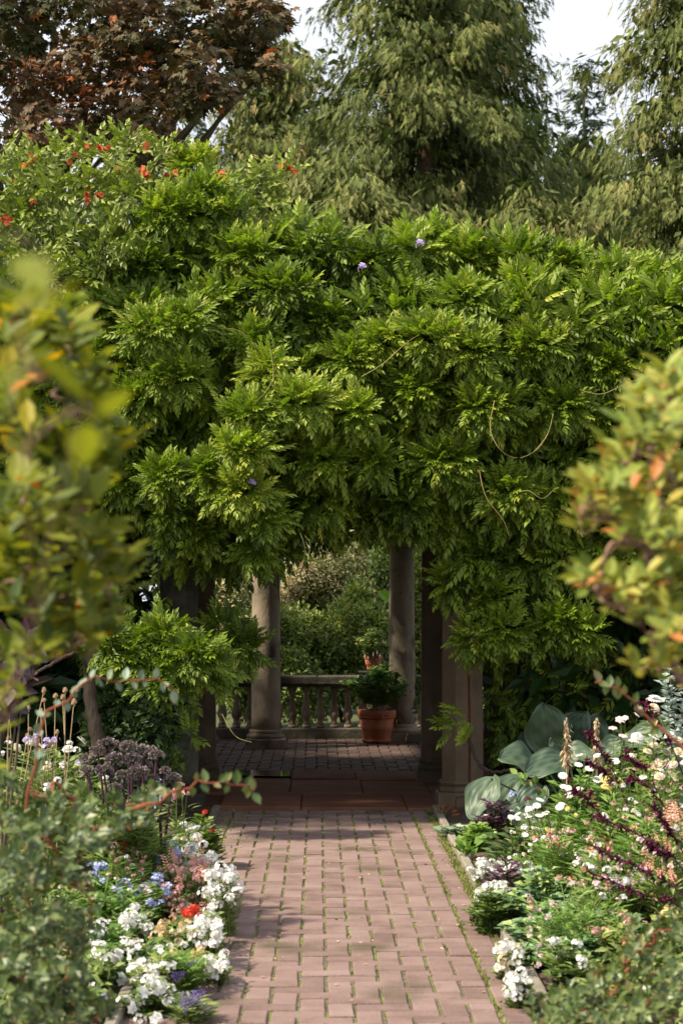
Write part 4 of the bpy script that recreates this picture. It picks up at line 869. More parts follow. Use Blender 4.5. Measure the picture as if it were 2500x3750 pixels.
# ================================================================== HOSTA
rs = np.random.RandomState(300)
ho = thing('hosta', 'large blue-grey hosta with broad ribbed leaves at the foot of the pergola', 'plant', None, (1.75, 12.5, 0)); HO = np.array([1.75, 12.5, 0])
def hosta_leaf(w, h, tip, n=(0, -1, .6), d=12.3, cup=.25, seed=0):
    """broad leaf: overview-pixel centre comes from tip argument (x, y, direction angle)"""
    x, y, ang = tip; c = atD(x, y, d); L_ = mD(h, d); Wd = mD(w, d) * 1.22; r_ = np.random.RandomState(seed)
    nu, nv = 25, 23; u = np.linspace(-1, 1, nu); v = np.linspace(0, 1, nv); U, Vv = np.meshgrid(u, v)
    prof_ = np.sin(np.pi * np.clip(Vv, 0, 1) ** .80) ** .50 * (1 - .25 * Vv ** 6); prof_[0] = .05; prof_[-1] = 0.0
    X = U * prof_ * Wd / 2; Y = (Vv - .5) * L_ + (-.12 * L_) * (np.abs(U) ** 2) * np.exp(-Vv * 5)
    Z = cup * Wd * (U * U) * .35 * prof_ - .28 * L_ * (Vv - .4) ** 2 - .02 * Wd * (1 - np.abs(U)) * 0
    Z = Z + .0028 * np.cos(U * 24 + .8 * np.sin(Vv * 5)) + .004 * np.sin(Vv * 17 + 3 * U) * np.sin(U * 7 + r_.rand() * 9) * (prof_ > .3) + .022 * np.sin(Vv * 9 + r_.rand() * 6) * U * np.abs(U) + (.012 * (np.abs(U) < .04)) * -1
    V = np.stack([X, Y, Z], -1).reshape(-1, 3); i = (np.arange(nv - 1)[:, None] * nu + np.arange(nu - 1)).ravel()
    Fc = np.vstack([np.stack([i, i + 1, i + nu + 1], 1), np.stack([i, i + nu + 1, i + nu], 1)])
    a = np.array([[math.cos(R(ang)), -.45, math.sin(R(ang))]]); Rm = frames(a, np.array([n], float))[0]
    V = V @ Rm.T + c - HO
    tin = (.35 + .25 * np.exp(-(U * 6) ** 2) +   .14 * np.abs(np.sin(U * 12)) ** 3 + .25 * (np.abs(U) > .93)).reshape(-1)
    obj('leaf', mesh_of('leaf', V, Fc, M['hosta'], tin, True), ho)
    b = c - (Rm[:, 1] * L_ * .5) - HO; P = smooth_path([b, b * .6 + [0, .05, .0], np.array([r_.normal(0, .08), r_.normal(0, .08), 0])], 7)
    V, Fc = tube(P, np.linspace(.006, .010, 7), 5); obj('stalk', mesh_of('stalk', V, Fc, M['stem']), ho)
for i, (w, h, tip, n, d) in enumerate([
    (88, 112, (1254, 1668, 100), (-.1, -1, .35), 12.6), (80, 100, (1190, 1745, 165), (-.1, -.8, .9), 12.3), (66, 100, (1248, 1757, 195), (.05, -.9, .9), 12.05),
    (66, 112, (1103, 1835, 238), (-.35, -.75, .8), 11.85), (74, 110, (1162, 1830, 230), (.1, -.8, .8), 12.1), (56, 78, (1217, 1830, 215), (.2, -.8, .8), 11.95),
    (66, 84, (1322, 1668, 60), (.1, -1, .6), 12.7), (60, 70, (1362, 1672, 70), (.2, -1, .5), 12.75), (56, 104, (1478, 1690, 20), (0, -.9, .8), 12.5), (60, 66, (1190, 1880, 240), (.1, -.8, .9), 11.7),
    (40, 54, (1280, 1715, 120), (0, -.9, .6), 12.3), (60, 70, (1228, 1720, 130), (0, -.9, .7), 12.7), (56, 80, (1130, 1870, 225), (0, -.7, 1), 11.9), (60, 84, (1330, 1735, 0), (0, -.8, .9), 12.4), (64, 74, (1400, 1720, 40), (.1, -.8, .9), 12.5)]):
    hosta_leaf(w, h, tip, n, d, seed=i)
for (x, y, hh, d) in [(1300, 1700, 105, 11.9), (1368, 1700, 100, 11.95)]:
    mb = MB(); top = atD(x, y - hh / 2, d) - HO; bot = atD(x, y + hh / 2, d) - HO; n = 90; q = rs.rand(n); P = top + (bot - top) * q[:, None]
    mb.tile(leaf4(1, .16, .3, .2), P + rs.normal(0, .008, (n, 3)), np.stack([rs.normal(0, .5, n), rs.normal(0, .5, n), np.full(n, -1)], -1), rs.normal(0, 1, (n, 3)), .05 * (.6 + q), rs.rand(n) * .6 + .2)
    V, Fc = tube([top, bot, [bot[0], bot[1], .02]], .005, 5); mb.add(V, Fc, .5); mb.build('seed_spike', M['dryspike'] if 'dryspike' in M else M['dry'], ho)

# ================================================================== FLOWER BEDS
def base_of(pts, d=None, z=0):
    P = np.array([p for _, p in pts]); return (P[:, 0].mean(), P[:, 1].mean() + .04)
pc_ = [0]
def bed(name, label, cat, x, y, rx, ry, d, kd, nf, leafp, sc, mat, n=700, tint=(.1, .9), group=None, stem='stem', fscale=1.0, hgt=None, seed=None, nst=16, dd=.14, lean=.5, face=(0, -.5, 1), extra=()):
    pc_[0] += 1; sdn = 400 + pc_[0] * 3 if seed is None else seed
    c = atD(x, y, d); fl = spread_f(kd, nf, x, y, rx * 1.25, ry * 1.2, d, sdn, dd, slope=mD(ry, d) * 1.2) if nf else []; fscale *= .9
    fl = fl + [(k, atD(a, b, d - .08)) for k, a, b in extra]
    h = max(.08, (c[2] + mD(ry, d) * .35)) if hgt is None else hgt
    return plant(name, label, cat, (c[0], d + .06), (mD(rx, d) * 1.05, max(.12, mD(rx, d) * .8)), h, n, leafp, sc, mat, fl, sdn, group, stem, tint=tint, nst=nst, lean=lean, fscale=fscale, face=face)
GP, GD, GS = 'white phlox along the path', 'white daisies in the right bed', 'plum salvia spikes'
# ---------------- left bed, back to front
bed('dahlia', 'white dahlias with round heads among dry stems at the back of the left bed', 'flower plant', 110, 1730, 95, 30, 9.6, ('zinnia_white', 'zinnia_cream', 'phlox_white'), 10, LN, .12, 'bedgreen', 1100, extra=[('zinnia_white', 188, 1700), ('zinnia_white', 157, 1720), ('zinnia_white', 182, 1750), ('zinnia_cream', 40, 1715), ('zinnia_cream', 108, 1765)], face=(0, -.3, 1), nst=26, fscale=.85)
bed('meadow_flower', 'small white flower on a thin stem left of the curly kale', 'flower plant', 200, 1800, 60, 25, 9.2, ('phlox_white', 'phlox_cream'), 4, LN, .10, 'bedgreen', 900, extra=[('phlox2_white', 110, 1810), ('zinnia_yellow', 258, 1830)], nst=24)
bed('scabious', 'lilac scabious beside tall brown seed heads at the left edge', 'flower plant', 98, 1695, 30, 18, 9.3, ('phlox_lilac', 'salvia_blue'), 6, LN, .08, 'bedgreen', 400, extra=[('seedhead', 70, 1675)])
# dry stalks with seed heads
dry = thing('dry_seed_stalks', 'straw-coloured stalks with brown seed heads at the back of the left bed', 'dry stalks', None, (atD(90, 1800, 9.2)[0], 9.2, 0)); DO = np.array(dry.location)
rs = np.random.RandomState(500)
for (x, y, bx) in [(31, 1590, 85), (93, 1578, 70), (150, 1588, 100), (130, 1640, 95), (178, 1618, 110), (105, 1650, 90), (28, 1610, 25), (60, 1598, 60), (90, 1600, 50), (125, 1598, 100), (140, 1592, 120), (58, 1655, 40), (10, 1680, 5), (115, 1705, 110), (105, 1590, 75)]:
    y += rs.uniform(-12, 45); x += rs.uniform(-12, 12); p = atD(x, y, 9.2 + rs.uniform(-.2, .2)) - DO; q = atD(bx, 1800, 9.2) - DO; q[2] = 0
    V, Fc = tube(smooth_path([q, (p + q) / 2 + rs.normal(0, .03, 3), p], 9), .0020, 4); obj('stalk', mesh_of('stalk', V, Fc, M['dry']), dry)
    obj('seed_head', FL['seedhead'], dry, loc=p.tolist(), scale=(float(rs.uniform(.6, 1.1)),) * 2 + (float(rs.uniform(.9, 1.6)),))
# kale
kl = thing('kale', 'curly purple kale with crinkled heads on dark stems in the left bed', 'plant', None, (atD(310, 1850, 9.0)[0], 9.0, 0)); KO = np.array(kl.location)
for (x, y, r) in [(248, 1712, 30), (296, 1716, 26), (333, 1730, 34), (200, 1745, 24), (265, 1745, 28), (398, 1788, 22), (318, 1775, 30), (225, 1725, 22), (305, 1745, 26), (360, 1735, 22), (380, 1770, 16), (240, 1770, 26), (285, 1785, 26), (200, 1770, 20), (350, 1790, 20), (330, 1760, 26), (265, 1810, 20)]:
    c = atD(x, y, 9.0 + rs.uniform(-.12, .12)) - KO; rm = mD(r * .82, 9); mb = MB()
    # crinkled leaf: a dome of frilled ruffles
    for k in range(80):
        dn = nrm(rs.normal(0, 1, 3) * [1, .8, .6] + [0, -.2, .5]); p = c + dn * rm * 1.15 * np.array([1, .7, .72]) * rs.uniform(.72, 1)
        m_ = 7; an = np.linspace(0, 1.5 * np.pi, m_) + rs.rand() * 6; rr = rm * .17
        t1 = nrm(np.cross(dn, rs.normal(0, 1, 3))); t2 = np.cross(dn, t1)
        o_ = p + rr * (np.cos(an)[:, None] * t1 + np.sin(an)[:, None] * t2) + dn * (rs.normal(0, .25, m_) * rr)[:, None]
        i_ = p - dn * rr * 1.2 + rr * .3 * (np.cos(an)[:, None] * t1 + np.sin(an)[:, None] * t2)
        Vv = np.vstack([o_, i_]); Fc = []
        for j in range(m_ - 1): Fc += [(j, j + 1, m_ + j + 1), (j, m_ + j + 1, m_ + j)]
        mb.add(Vv, Fc, np.r_[np.full(m_, rs.uniform(.4, .9)), np.full(m_, .1)])
    mb.build('leaf', M['kale'], kl, kind='stuff')
    V, Fc = tube(smooth_path([(c[0] * .75 + rs.normal(0, .02), .12, c[2] * .35), tuple(c * [.85, .9, .7]), tuple(c - [0, 0, .01])], 10), np.linspace(.009, .005, 10), 6); obj('stem', mesh_of('stem', V, Fc, M['purple_stem'], None, True), kl)
bed('sweet_william', 'pale pink buds on thin stems beside the last kale head', 'flower plant', 410, 1830, 18, 28, 9.4, ('statice_pink',), 5, LN, .06, 'bedgreen', 260)
bed('blue_salvia', 'sparse blue salvia in shade under the kale', 'flower plant', 345, 1820, 30, 30, 9.6, ('pansy_blue',), 5, LN, .06, 'bedgreen', 300)
bed('nasturtium', 'low plant with a scarlet flower at the shaded corner of the path', 'flower plant', 470, 1895, 28, 24, 10.6, ('geranium_red',), 0, LR, .05, 'bedgreen', 700, extra=[('geranium_red', 471, 1866), ('geranium_red', 487, 1908)], fscale=.5)
bed('purple_leaf_plant', 'low plant of dark bronze leaves near the scarlet flower', 'plant', 420, 1880, 40, 30, 10.0, (), 0, LB, .09, 'purpleleaf', 300, hgt=.22)
bed('phlox', 'white phlox mound at the far end of the left bed, under the scarlet flower', 'flower plant', 428, 1925, 24, 34, 9.7, 'phlox_white', 26, LM_, .03, 'bedgreen', 700, group=GP, tint=(.2, 1))
bed('phlox', 'white phlox below the farthest white mound, mixed with rosy seed heads', 'flower plant', 455, 1968, 36, 26, 9.2, 'phlox_white', 30, LM_, .03, 'bedgreen', 800, group=GP)
bed('phlox', 'bright white phlox leaning furthest over the bricks', 'flower plant', 510, 2040, 34, 44, 8.5, 'phlox2_white', 42, LM_, .03, 'bedgreen', 1000, group=GP, tint=(.3, 1.0))
bed('phlox', 'small white phlox between the rosy statice and the path', 'flower plant', 486, 2100, 18, 22, 8.2, 'phlox_white', 12, LM_, .03, 'bedgreen', 500, group=GP)
bed('statice', 'rosy brown statice mass behind the leaning white phlox', 'flower plant', 438, 2045, 52, 75, 8.6, ('statice_pink', 'statice_pink', 'statice_pink', 'spike_pink'), 80, LN, .05, 'bedgreen', 1500, stem='stem', nst=30, tint=(0, .6))
bed('grassy_plant', 'dark green needle-leaved plant between blue salvia and rosy statice', 'plant', 375, 2040, 60, 60, 8.8, ('phlox_white',), 2, LN, .13, 'bedgreen', 2600, nst=40, tint=(0, .6), lean=.7)
bed('green_filler_plant', 'fresh green feathery growth around the base of the curly kale', 'plant', 290, 1860, 90, 50, 8.9, ('statice_pink', 'phlox_cream', 'phlox_white'), 10, LN, .09, 'bedgreen', 2600, nst=50, fscale=.5)
bed('geranium', 'scarlet geranium head above the white and cream flowers by the path', 'flower plant', 440, 2100, 12, 10, 8.15, 'geranium_red', 5, LR, .04, 'bedgreen', 200, fscale=.85)
bed('geranium', 'scarlet geranium heads further back among grassy leaves', 'flower plant', 278, 1952, 18, 10, 9.0, 'geranium_red', 4, LR, .04, 'bedgreen', 200, fscale=.85)
bed('sweet_william', 'pink sweet william heads just right of the leafy shadow', 'flower plant', 300, 2010, 40, 60, 8.7, ('phlox_pink', 'phlox_coral', 'phlox_pink'), 26, LB, .06, 'bedgreen', 1300, tint=(.3, 1.1), fscale=.62, nst=26)
bed('sweet_william', 'pink buds on upright stems behind the blue salvia', 'flower plant', 345, 1935, 60, 26, 9.3, ('statice_pink', 'phlox_pink', 'phlox_palepink'), 26, LB, .05, 'bedgreen', 900, tint=(.3, 1.1), fscale=.6)
bed('blue_salvia', 'sky blue salvia in the middle of the left bed', 'flower plant', 330, 2055, 55, 36, 8.5, ('salvia_blue',), 9, LB, .05, 'bedgreen', 900, extra=[('pansy_blue', 372, 2075), ('pansy_blue', 282, 2063), ('salvia_blue', 360, 2020)], fscale=1.15)
bed('blue_salvia', 'sky blue salvia at the left fringe beneath a pink cluster', 'flower plant', 222, 2010, 22, 24, 8.6, ('salvia_blue',), 6, LB, .05, 'freshgreen', 400)
bed('blue_salvia', 'blue salvia near the back white phlox', 'flower plant', 385, 1960, 25, 18, 9.1, ('salvia_blue',), 6, LB, .05, 'bedgreen', 300)
bed('phlox', 'white phlox group in the centre of the left bed', 'flower plant', 310, 2118, 40, 30, 8.1, 'phlox2_white', 26, LM_, .035, 'freshgreen', 900, group=GP)
bed('phlox', 'white phlox and buff flowers lying against the path edge', 'flower plant', 470, 2140, 34, 30, 7.85, ('phlox2_white',), 30, LM_, .03, 'bedgreen', 700, group=GP)
bed('alyssum', 'apricot faded flowers beside the near white phlox at the path edge', 'flower plant', 405, 2140, 40, 26, 7.9, ('phlox_cream', 'phlox_buffy'), 32, LM_, .03, 'freshgreen', 700, fscale=.85)
bed('alyssum', 'buff and apricot faded flowers nearest the bricks', 'flower plant', 440, 2215, 50, 34, 7.5, ('phlox_buffy', 'phlox_cream', 'phlox_buffy'), 34, LM_, .03, 'bedgreen', 900, fscale=.9)
bed('phlox', 'white phlox tuft next to the nearest apricot flowers', 'flower plant', 495, 2205, 18, 30, 7.45, 'phlox_white', 14, LM_, .03, 'bedgreen', 400, group=GP)
bed('petunia', 'large white petunias left of the apricot flowers', 'flower plant', 255, 2165, 60, 46, 7.6, ('petunia_white', 'phlox2_white'), 30, LM_, .04, 'freshgreen', 1200, fscale=.95)
bed('petunia', 'large white petunias half behind dark twig leaves', 'flower plant', 215, 2225, 60, 46, 7.3, ('petunia_white', 'phlox2_white'), 23, LM_, .04, 'bedgreen', 1200, fscale=.95)
bed('petunia', 'white petunias around the upper violet verbena', 'flower plant', 350, 2225, 44, 36, 7.2, ('petunia_white', 'phlox2_white'), 19, LM_, .04, 'bedgreen', 900)
bed('petunia', 'lowest white petunia cluster near the bottom of the left bed', 'flower plant', 345, 2300, 50, 40, 6.9, ('petunia_white', 'phlox2_white'), 25, LM_, .04, 'bedgreen', 1100, fscale=.95)
bed('verbena', 'violet verbena among the near white petunias', 'flower plant', 405, 2235, 26, 22, 7.15, 'spike_violet', 6, LN, .05, 'bedgreen', 300, face=(.9, -.4, .5))
bed('verbena', 'violet verbena at the bottom corner beside the bricks', 'flower plant', 440, 2315, 26, 26, 6.75, 'spike_violet', 6, LN, .05, 'bedgreen', 500, face=(.9, -.4, .5))
bed('blue_salvia', 'blue salvia low in the near left corner', 'flower plant', 180, 2305, 60, 30, 6.8, ('salvia_blue',), 7, LB, .05, 'bedgreen', 700)
bed('green_filler_plant', 'leafy green plant under the near petunias', 'plant', 420, 2270, 50, 30, 7.2, (), 0, LN, .05, 'freshgreen', 1400, hgt=.17, nst=30)
bed('green_filler_plant', 'yellow-green airy plant left of the blue salvia', 'plant', 190, 2080, 60, 40, 8.2, ('phlox_cream',), 5, LB, .05, 'freshgreen', 1600, nst=34, tint=(.3, 1.2), fscale=.6)

# ---------------- right bed
bed('purple_basil', 'clump of dark purple leaves in front of the hosta', 'plant', 1140, 1890, 44, 26, 11.6, (), 0, LB, .055, 'purpleleaf', 500, hgt=.25, nst=24)
bed('oregano', 'low lime green plant beside the purple clump', 'plant', 1098, 1925, 34, 22, 11.2, (), 0, LR, .04, 'freshgreen', 1000, hgt=.17, nst=30, tint=(.4, 1.2))
bed('seedling', 'single pale green seedling on bare soil by the kerb', 'plant', 1071, 1968, 12, 12, 10.85, (), 0, LB, .09, 'freshgreen', 26, hgt=.09, nst=4, tint=(.3, .9), lean=1.0)
bed('cranesbill', 'small grey-green leaves in the corner by the column base', 'plant', 1045, 1915, 20, 10, 11.9, (), 0, LR, .07, 'greygreen', 90, hgt=.07, nst=8)
bed('brown_leaf_plant', 'withered orange leaves under the right column', 'plant', 1018, 1870, 12, 10, 13.0, (), 0, LB, .07, 'maple', 16, hgt=.08, nst=4, tint=(.8, 1.3))
bed('sedum', 'olive leafy plant with dry stalks behind the white phlox on bare soil', 'plant', 1160, 1965, 34, 24, 10.1, (), 0, LB, .075, 'hedge', 160, hgt=.26, nst=12, tint=(.4, 1.2))
GR = 'white flower mounds along the kerb'
bed('phlox', 'white mound alone on bare soil beside the kerb', 'flower plant', 1122, 1995, 34, 18, 9.6, 'phlox_white', 26, LM_, .03, 'bedgreen', 800, group=GR, tint=(.2, .8), extra=[('phlox2_white', 1097, 2015), ('phlox2_white', 1152, 2010)])
bed('phlox', 'white mound right of the lone one, next to plum flowers', 'flower plant', 1195, 1998, 28, 14, 9.3, 'phlox_white', 16, LM_, .03, 'bedgreen', 500, group=GR)
bed('phlox', 'white mound directly above the black pansy', 'flower plant', 1135, 2060, 34, 28, 8.9, 'phlox2_white', 34, LM_, .035, 'bedgreen', 800, group=GR)
bed('purple_basil', 'small dark purple leaf tuft between the white kerb mounds', 'plant', 1160, 2040, 26, 12, 9.05, (), 0, LB, .06, 'purpleleaf', 260, hgt=.26, nst=12)
bed('pansy', 'black pansies at the kerb under the white mound', 'flower plant', 1106, 2085, 14, 10, 8.75, 'pansy_black', 5, LM_, .03, 'bedgreen', 200, extra=[('pansy_black', 1088, 2110), ('pansy_black', 1190, 2098)], fscale=.9)
bed('phlox', 'cream and white flowers at the kerb below the dark leafy tuft', 'flower plant', 1168, 2190, 22, 34, 7.5, ('phlox2_white', 'phlox_cream'), 18, LM_, .03, 'bedgreen', 500, group=GR)
bed('phlox', 'white flowers lowest along the kerb', 'flower plant', 1196, 2265, 26, 28, 7.0, ('phlox_white', 'phlox2_white'), 14, LM_, .03, 'bedgreen', 500, group=GR)
bed('green_filler_plant', 'dark leafy tuft overhanging the kerb beneath the pansies', 'plant', 1130, 2130, 46, 26, 8.5, (), 0, LB, .04, 'bedgreen', 1500, hgt=.20, nst=30, tint=(0, .6))
for i, (x, y, d, r, h, lb_) in enumerate([(1190, 2060, 8.6, 50, 40, 'blue-green round-leaved honeywort nearest the black pansy'), (1255, 2010, 8.7, 50, 50, 'blue-green honeywort standing tallest below the dark mint leaves'), (1300, 2080, 8.2, 70, 60, 'blue-green honeywort in the middle of the right bed'), (1240, 2130, 8.1, 70, 50, 'blue-green honeywort spreading beside the dark leafy tuft'), (1330, 2170, 7.6, 80, 60, 'blue-green honeywort in front of the coral flowers'), (1210, 2200, 7.7, 40, 50, 'blue-green honeywort touching the cream kerb flowers'), (1410, 2120, 7.8, 70, 50, 'blue-green honeywort right of the coral flowers')]):
    bed('honeywort', lb_, 'plant', x, y, r, h, d, (), 0, leaf4(1, .36, .2, .3), .05, 'bluegreen', 1500, nst=44, tint=(0, 1.0), group='honeywort plants')
bed('mint', 'mint-like plant with ribbed dark leaves above the honeywort', 'plant', 1185, 1950, 30, 20, 9.8, (), 0, LB, .10, 'hedge', 120, hgt=.34, nst=10, tint=(.3, 1.1))
bed('daisy', 'white daisies nearest the purple clump, left end of the right bed', 'flower plant', 1225, 1890, 48, 34, 9.9, 'daisy_white', 16, LN, .06, 'bedgreen', 1000, group=GD, extra=[('phlox_white', 1205, 1900), ('daisy_white', 1212, 1858), ('daisy_white', 1232, 1850), ('phlox_white', 1225, 1885)])
bed('daisy', 'white daisies on fresh green leaves right of the hosta', 'flower plant', 1350, 1790, 70, 50, 9.4, 'daisy_white', 9, LB, .06, 'freshgreen', 2000, group=GD, nst=40, extra=[('daisy_white', 1328, 1756), ('daisy_white', 1352, 1765), ('daisy_white', 1383, 1782), ('daisy_white', 1328, 1812), ('daisy_white', 1450, 1735), ('daisy_white', 1410, 1745), ('daisy_white', 1462, 1838)])
bed('daisy', 'white daisies among tangled stems at the middle of the right bed', 'flower plant', 1300, 1850, 60, 50, 9.2, 'daisy_white', 8, LN, .07, 'freshgreen', 1500, group=GD, nst=34)
bed('daisy', 'white daisies and yellow buds further right, beneath the plum spikes', 'flower plant', 1440, 1850, 80, 60, 8.9, ('daisy_white', 'zinnia_yellow', 'statice_pink'), 16, LN, .08, 'freshgreen', 2400, group=GD, nst=44)
GZ = 'white zinnias of the right bed'
bed('zinnia', 'tallest white zinnia standing alone before dark leaves', 'flower plant', 1502, 1607, 3, 3, 9.4, (), 0, LB, .06, 'bedgreen', 120, group=GZ, extra=[('zinnia_white', 1502, 1606)], nst=2, fscale=1.1)
bed('zinnia', 'row of white zinnias behind the hosta seed spikes', 'flower plant', 1480, 1700, 50, 12, 9.3, (), 0, LB, .06, 'bedgreen', 500, group=GZ, extra=[('zinnia_white', 1464, 1694), ('zinnia_white', 1502, 1692), ('zinnia_white', 1535, 1688), ('zinnia_cream', 1555, 1700), ('zinnia_cream', 1500, 1626)], nst=8, fscale=1.0)
bed('zinnia', 'cream faded zinnias at the right edge under the white row', 'flower plant', 1530, 1745, 45, 34, 9.1, ('zinnia_cream', 'zinnia_white', 'zinnia_cream'), 14, LB, .06, 'bedgreen', 600, group=GZ, nst=10, fscale=.85)
bed('anemone', 'pale pink anemones rising before the dark ivy', 'flower plant', 1430, 1675, 28, 30, 10.2, ('cosmos_pink',), 5, LB, .05, 'bedgreen', 200, extra=[('cosmos_pink', 1426, 1655), ('cosmos_pink', 1462, 1642), ('cosmos_pink', 1430, 1690)], nst=4)
def salvia(label, pts, d, seed):
    rs = np.random.RandomState(seed); b = atD(pts[0][0], pts[0][1], d); t = thing('plum_salvia', label, 'flower plant', GS, (b[0] + .25, d, 0)); O = np.array(t.location)
    P = smooth_path([np.array([0, 0, .0])] + [atD(x, y, d + rs.uniform(-.05, .05)) - O for x, y in pts], 20); V, Fc = tube(P, .0032, 4); obj('stem', mesh_of('stem', V, Fc, M['purple_stem']), t)
    mb = MB(); n = 120; q = rs.uniform(.42, 1, n); pp = np.stack([np.interp(q, np.linspace(0, 1, 20), P[:, k]) for k in range(3)], -1)
    mb.tile(leaf4(1, .2, -.4, .3), pp, rs.normal(0, 1, (n, 3)) + [-.3, -.4, -.2], rs.normal(0, 1, (n, 3)), rs.uniform(.012, .038, n), rs.rand(n) ** 1.6); obj('flower_spike', mb.mesh('flower_spike', M['plum']), t)
    mb = MB(); n = 30; q = rs.uniform(.05, .7, n); pp = np.stack([np.interp(q, np.linspace(0, 1, 20), P[:, k]) for k in range(3)], -1)
    mb.tile(LB, pp, rs.normal(0, 1, (n, 3)), [0, 0, 1.], .045, rs.rand(n)); mb.build('foliage', M['bedgreen'], t, kind='stuff')
for i, (pts, d, lb_) in enumerate([([(1420, 1800), (1385, 1730), (1350, 1680)], 9.0, 'plum salvia spike in front of the hosta seed spikes'), ([(1430, 1830), (1390, 1775), (1345, 1745)], 8.9, 'plum salvia spike just under the topmost left one'), ([(1560, 1760), (1500, 1640), (1468, 1612)], 8.6, 'plum salvia spike reaching past the white zinnias'), ([(1500, 1800), (1465, 1755), (1435, 1738)], 8.8, 'plum salvia spike below the white zinnia row'), ([(1540, 1880), (1480, 1800), (1440, 1790)], 8.5, 'plum salvia spike amid cream zinnias'),
    ([(1568, 1990), (1470, 1920), (1355, 1870)], 7.9, 'long plum salvia spike crossing the middle of the right bed'), ([(1568, 2060), (1500, 2010), (1370, 1950)], 7.6, 'long plum salvia spike over the pink flowers'), ([(1568, 2090), (1480, 2055), (1345, 2000)], 7.5, 'lowest plum salvia spike pointing at the black bloom'), ([(1568, 1960), (1530, 1900), (1500, 1850)], 7.8, 'plum salvia spike leaning at the right edge'), ([(1400, 1900), (1335, 1830), (1318, 1815)], 8.9, 'short plum salvia spike by the daisies'), ([(1568, 2000), (1520, 1960), (1490, 1940)], 7.4, 'crimson-tipped plum salvia spike at the right margin')]):
    salvia(lb_, pts, d, 600 + i)
bed('scabious', 'dark plum scabious heads dotted above the white daisies', 'flower plant', 1290, 1850, 60, 60, 9.3, 'scabious_plum', 6, LN, .05, 'bedgreen', 200, extra=[('scabious_plum', 1213, 1838), ('scabious_plum', 1296, 1825), ('scabious_plum', 1440, 1725), ('salvia_blue', 1178, 1828)])
bed('stock', 'pale pink stocks beneath the long plum spike', 'flower plant', 1370, 1970, 55, 26, 8.4, ('phlox_palepink', 'phlox_white', 'phlox_coral'), 26, LB, .05, 'bedgreen', 800, fscale=.85)
bed('stock', 'blush white stocks right of centre in the right bed', 'flower plant', 1440, 2020, 60, 30, 8.0, ('phlox_palepink', 'phlox_white', 'phlox_palepink'), 26, LB, .05, 'bedgreen', 900, fscale=.9)
bed('stock', 'coral pink stocks low in the right bed', 'flower plant', 1410, 2150, 45, 46, 7.6, ('phlox_coral', 'phlox_pink', 'phlox_cream'), 26, LB, .05, 'bedgreen', 800, fscale=.8)
bed('stock', 'peach pink flowers left of the plum spikes', 'flower plant', 1310, 1935, 70, 26, 8.9, ('phlox_coral', 'phlox_cream', 'statice_pink', 'phlox_white'), 34, LN, .05, 'freshgreen', 1000, fscale=.7)
bed('statice', 'coral foxtail flowers hanging at the right edge', 'flower plant', 1530, 1950, 50, 70, 8.0, ('spike_pink', 'spike_pink', 'phlox_palepink'), 34, LN, .07, 'bedgreen', 1000)
bed('love_in_a_mist', 'feathery green plant with beige pods in the right bed', 'plant', 1470, 1930, 90, 60, 8.4, 'seedhead', 26, LN, .09, 'freshgreen', 2600, nst=50)
bed('cream_flower', 'cream yellow flowers at the lower right edge', 'flower plant', 1535, 2115, 30, 30, 7.5, ('phlox_cream', 'zinnia_yellow'), 12, LB, .05, 'bedgreen', 400, fscale=.9)
bed('phlox', 'scattered white flowers between the honeywort and the near bush', 'flower plant', 1315, 2200, 70, 40, 7.2, ('phlox_white', 'phlox2_white'), 9, LB, .05, 'bedgreen', 700, fscale=.8)
bed('phlox', 'white blossoms at the very bottom of the right bed', 'flower plant', 1400, 2270, 110, 50, 6.8, ('phlox_white', 'phlox_palepink', 'phlox_cream'), 14, LB, .05, 'bedgreen', 1200, fscale=.8)
bed('meadow_flower', 'mixed small white and pink flowers among grassy green left of the blue salvia', 'flower plant', 240, 2100, 110, 90, 8.2, ('phlox_white', 'statice_pink', 'phlox_palepink', 'phlox_cream'), 34, LN, .07, 'freshgreen', 2600, nst=50, fscale=.6)
bed('meadow_flower', 'mixed pale flowers rising out of green behind the scarlet geraniums', 'flower plant', 330, 1925, 120, 50, 9.3, ('phlox_white', 'statice_pink', 'salvia_blue', 'phlox_cream', 'statice_pink'), 30, LN, .07, 'freshgreen', 2400, nst=50, fscale=.6)
bed('meadow_flower', 'yellow-green stems with tiny pale flowers among the near petunias', 'flower plant', 320, 2230, 120, 80, 7.5, ('phlox_white', 'phlox_cream', 'phlox_buffy'), 30, LN, .06, 'freshgreen', 2600, nst=54, fscale=.6)
bed('meadow_flower', 'mixed peach and white flowers over fresh green in the right bed', 'flower plant', 1380, 1900, 130, 60, 9.0, ('phlox_white', 'statice_pink', 'phlox_coral', 'phlox_cream', 'zinnia_yellow'), 44, LN, .08, 'freshgreen', 3400, nst=60, fscale=.6)
bed('meadow_flower', 'mixed blush flowers and beige pods right of the honeywort', 'flower plant', 1450, 2050, 110, 90, 8.1, ('phlox_palepink', 'statice_pink', 'seedhead', 'phlox_cream'), 44, LN, .08, 'bedgreen', 3200, nst=56, fscale=.6)
bed('meadow_flower', 'drift of small white and blush flowers threaded through the near honeywort', 'flower plant', 1330, 2120, 120, 110, 7.7, ('phlox_white', 'phlox_palepink', 'phlox_cream', 'statice_pink'), 44, LN, .06, 'freshgreen', 2200, nst=50, fscale=.7)
bed('meadow_flower', 'drift of pale flowers and light green stems right of the lime green plant', 'flower plant', 1260, 1960, 80, 50, 9.4, ('phlox_white', 'phlox_cream', 'statice_pink', 'daisy_white'), 40, LN, .06, 'freshgreen', 1800, nst=40, fscale=.6)
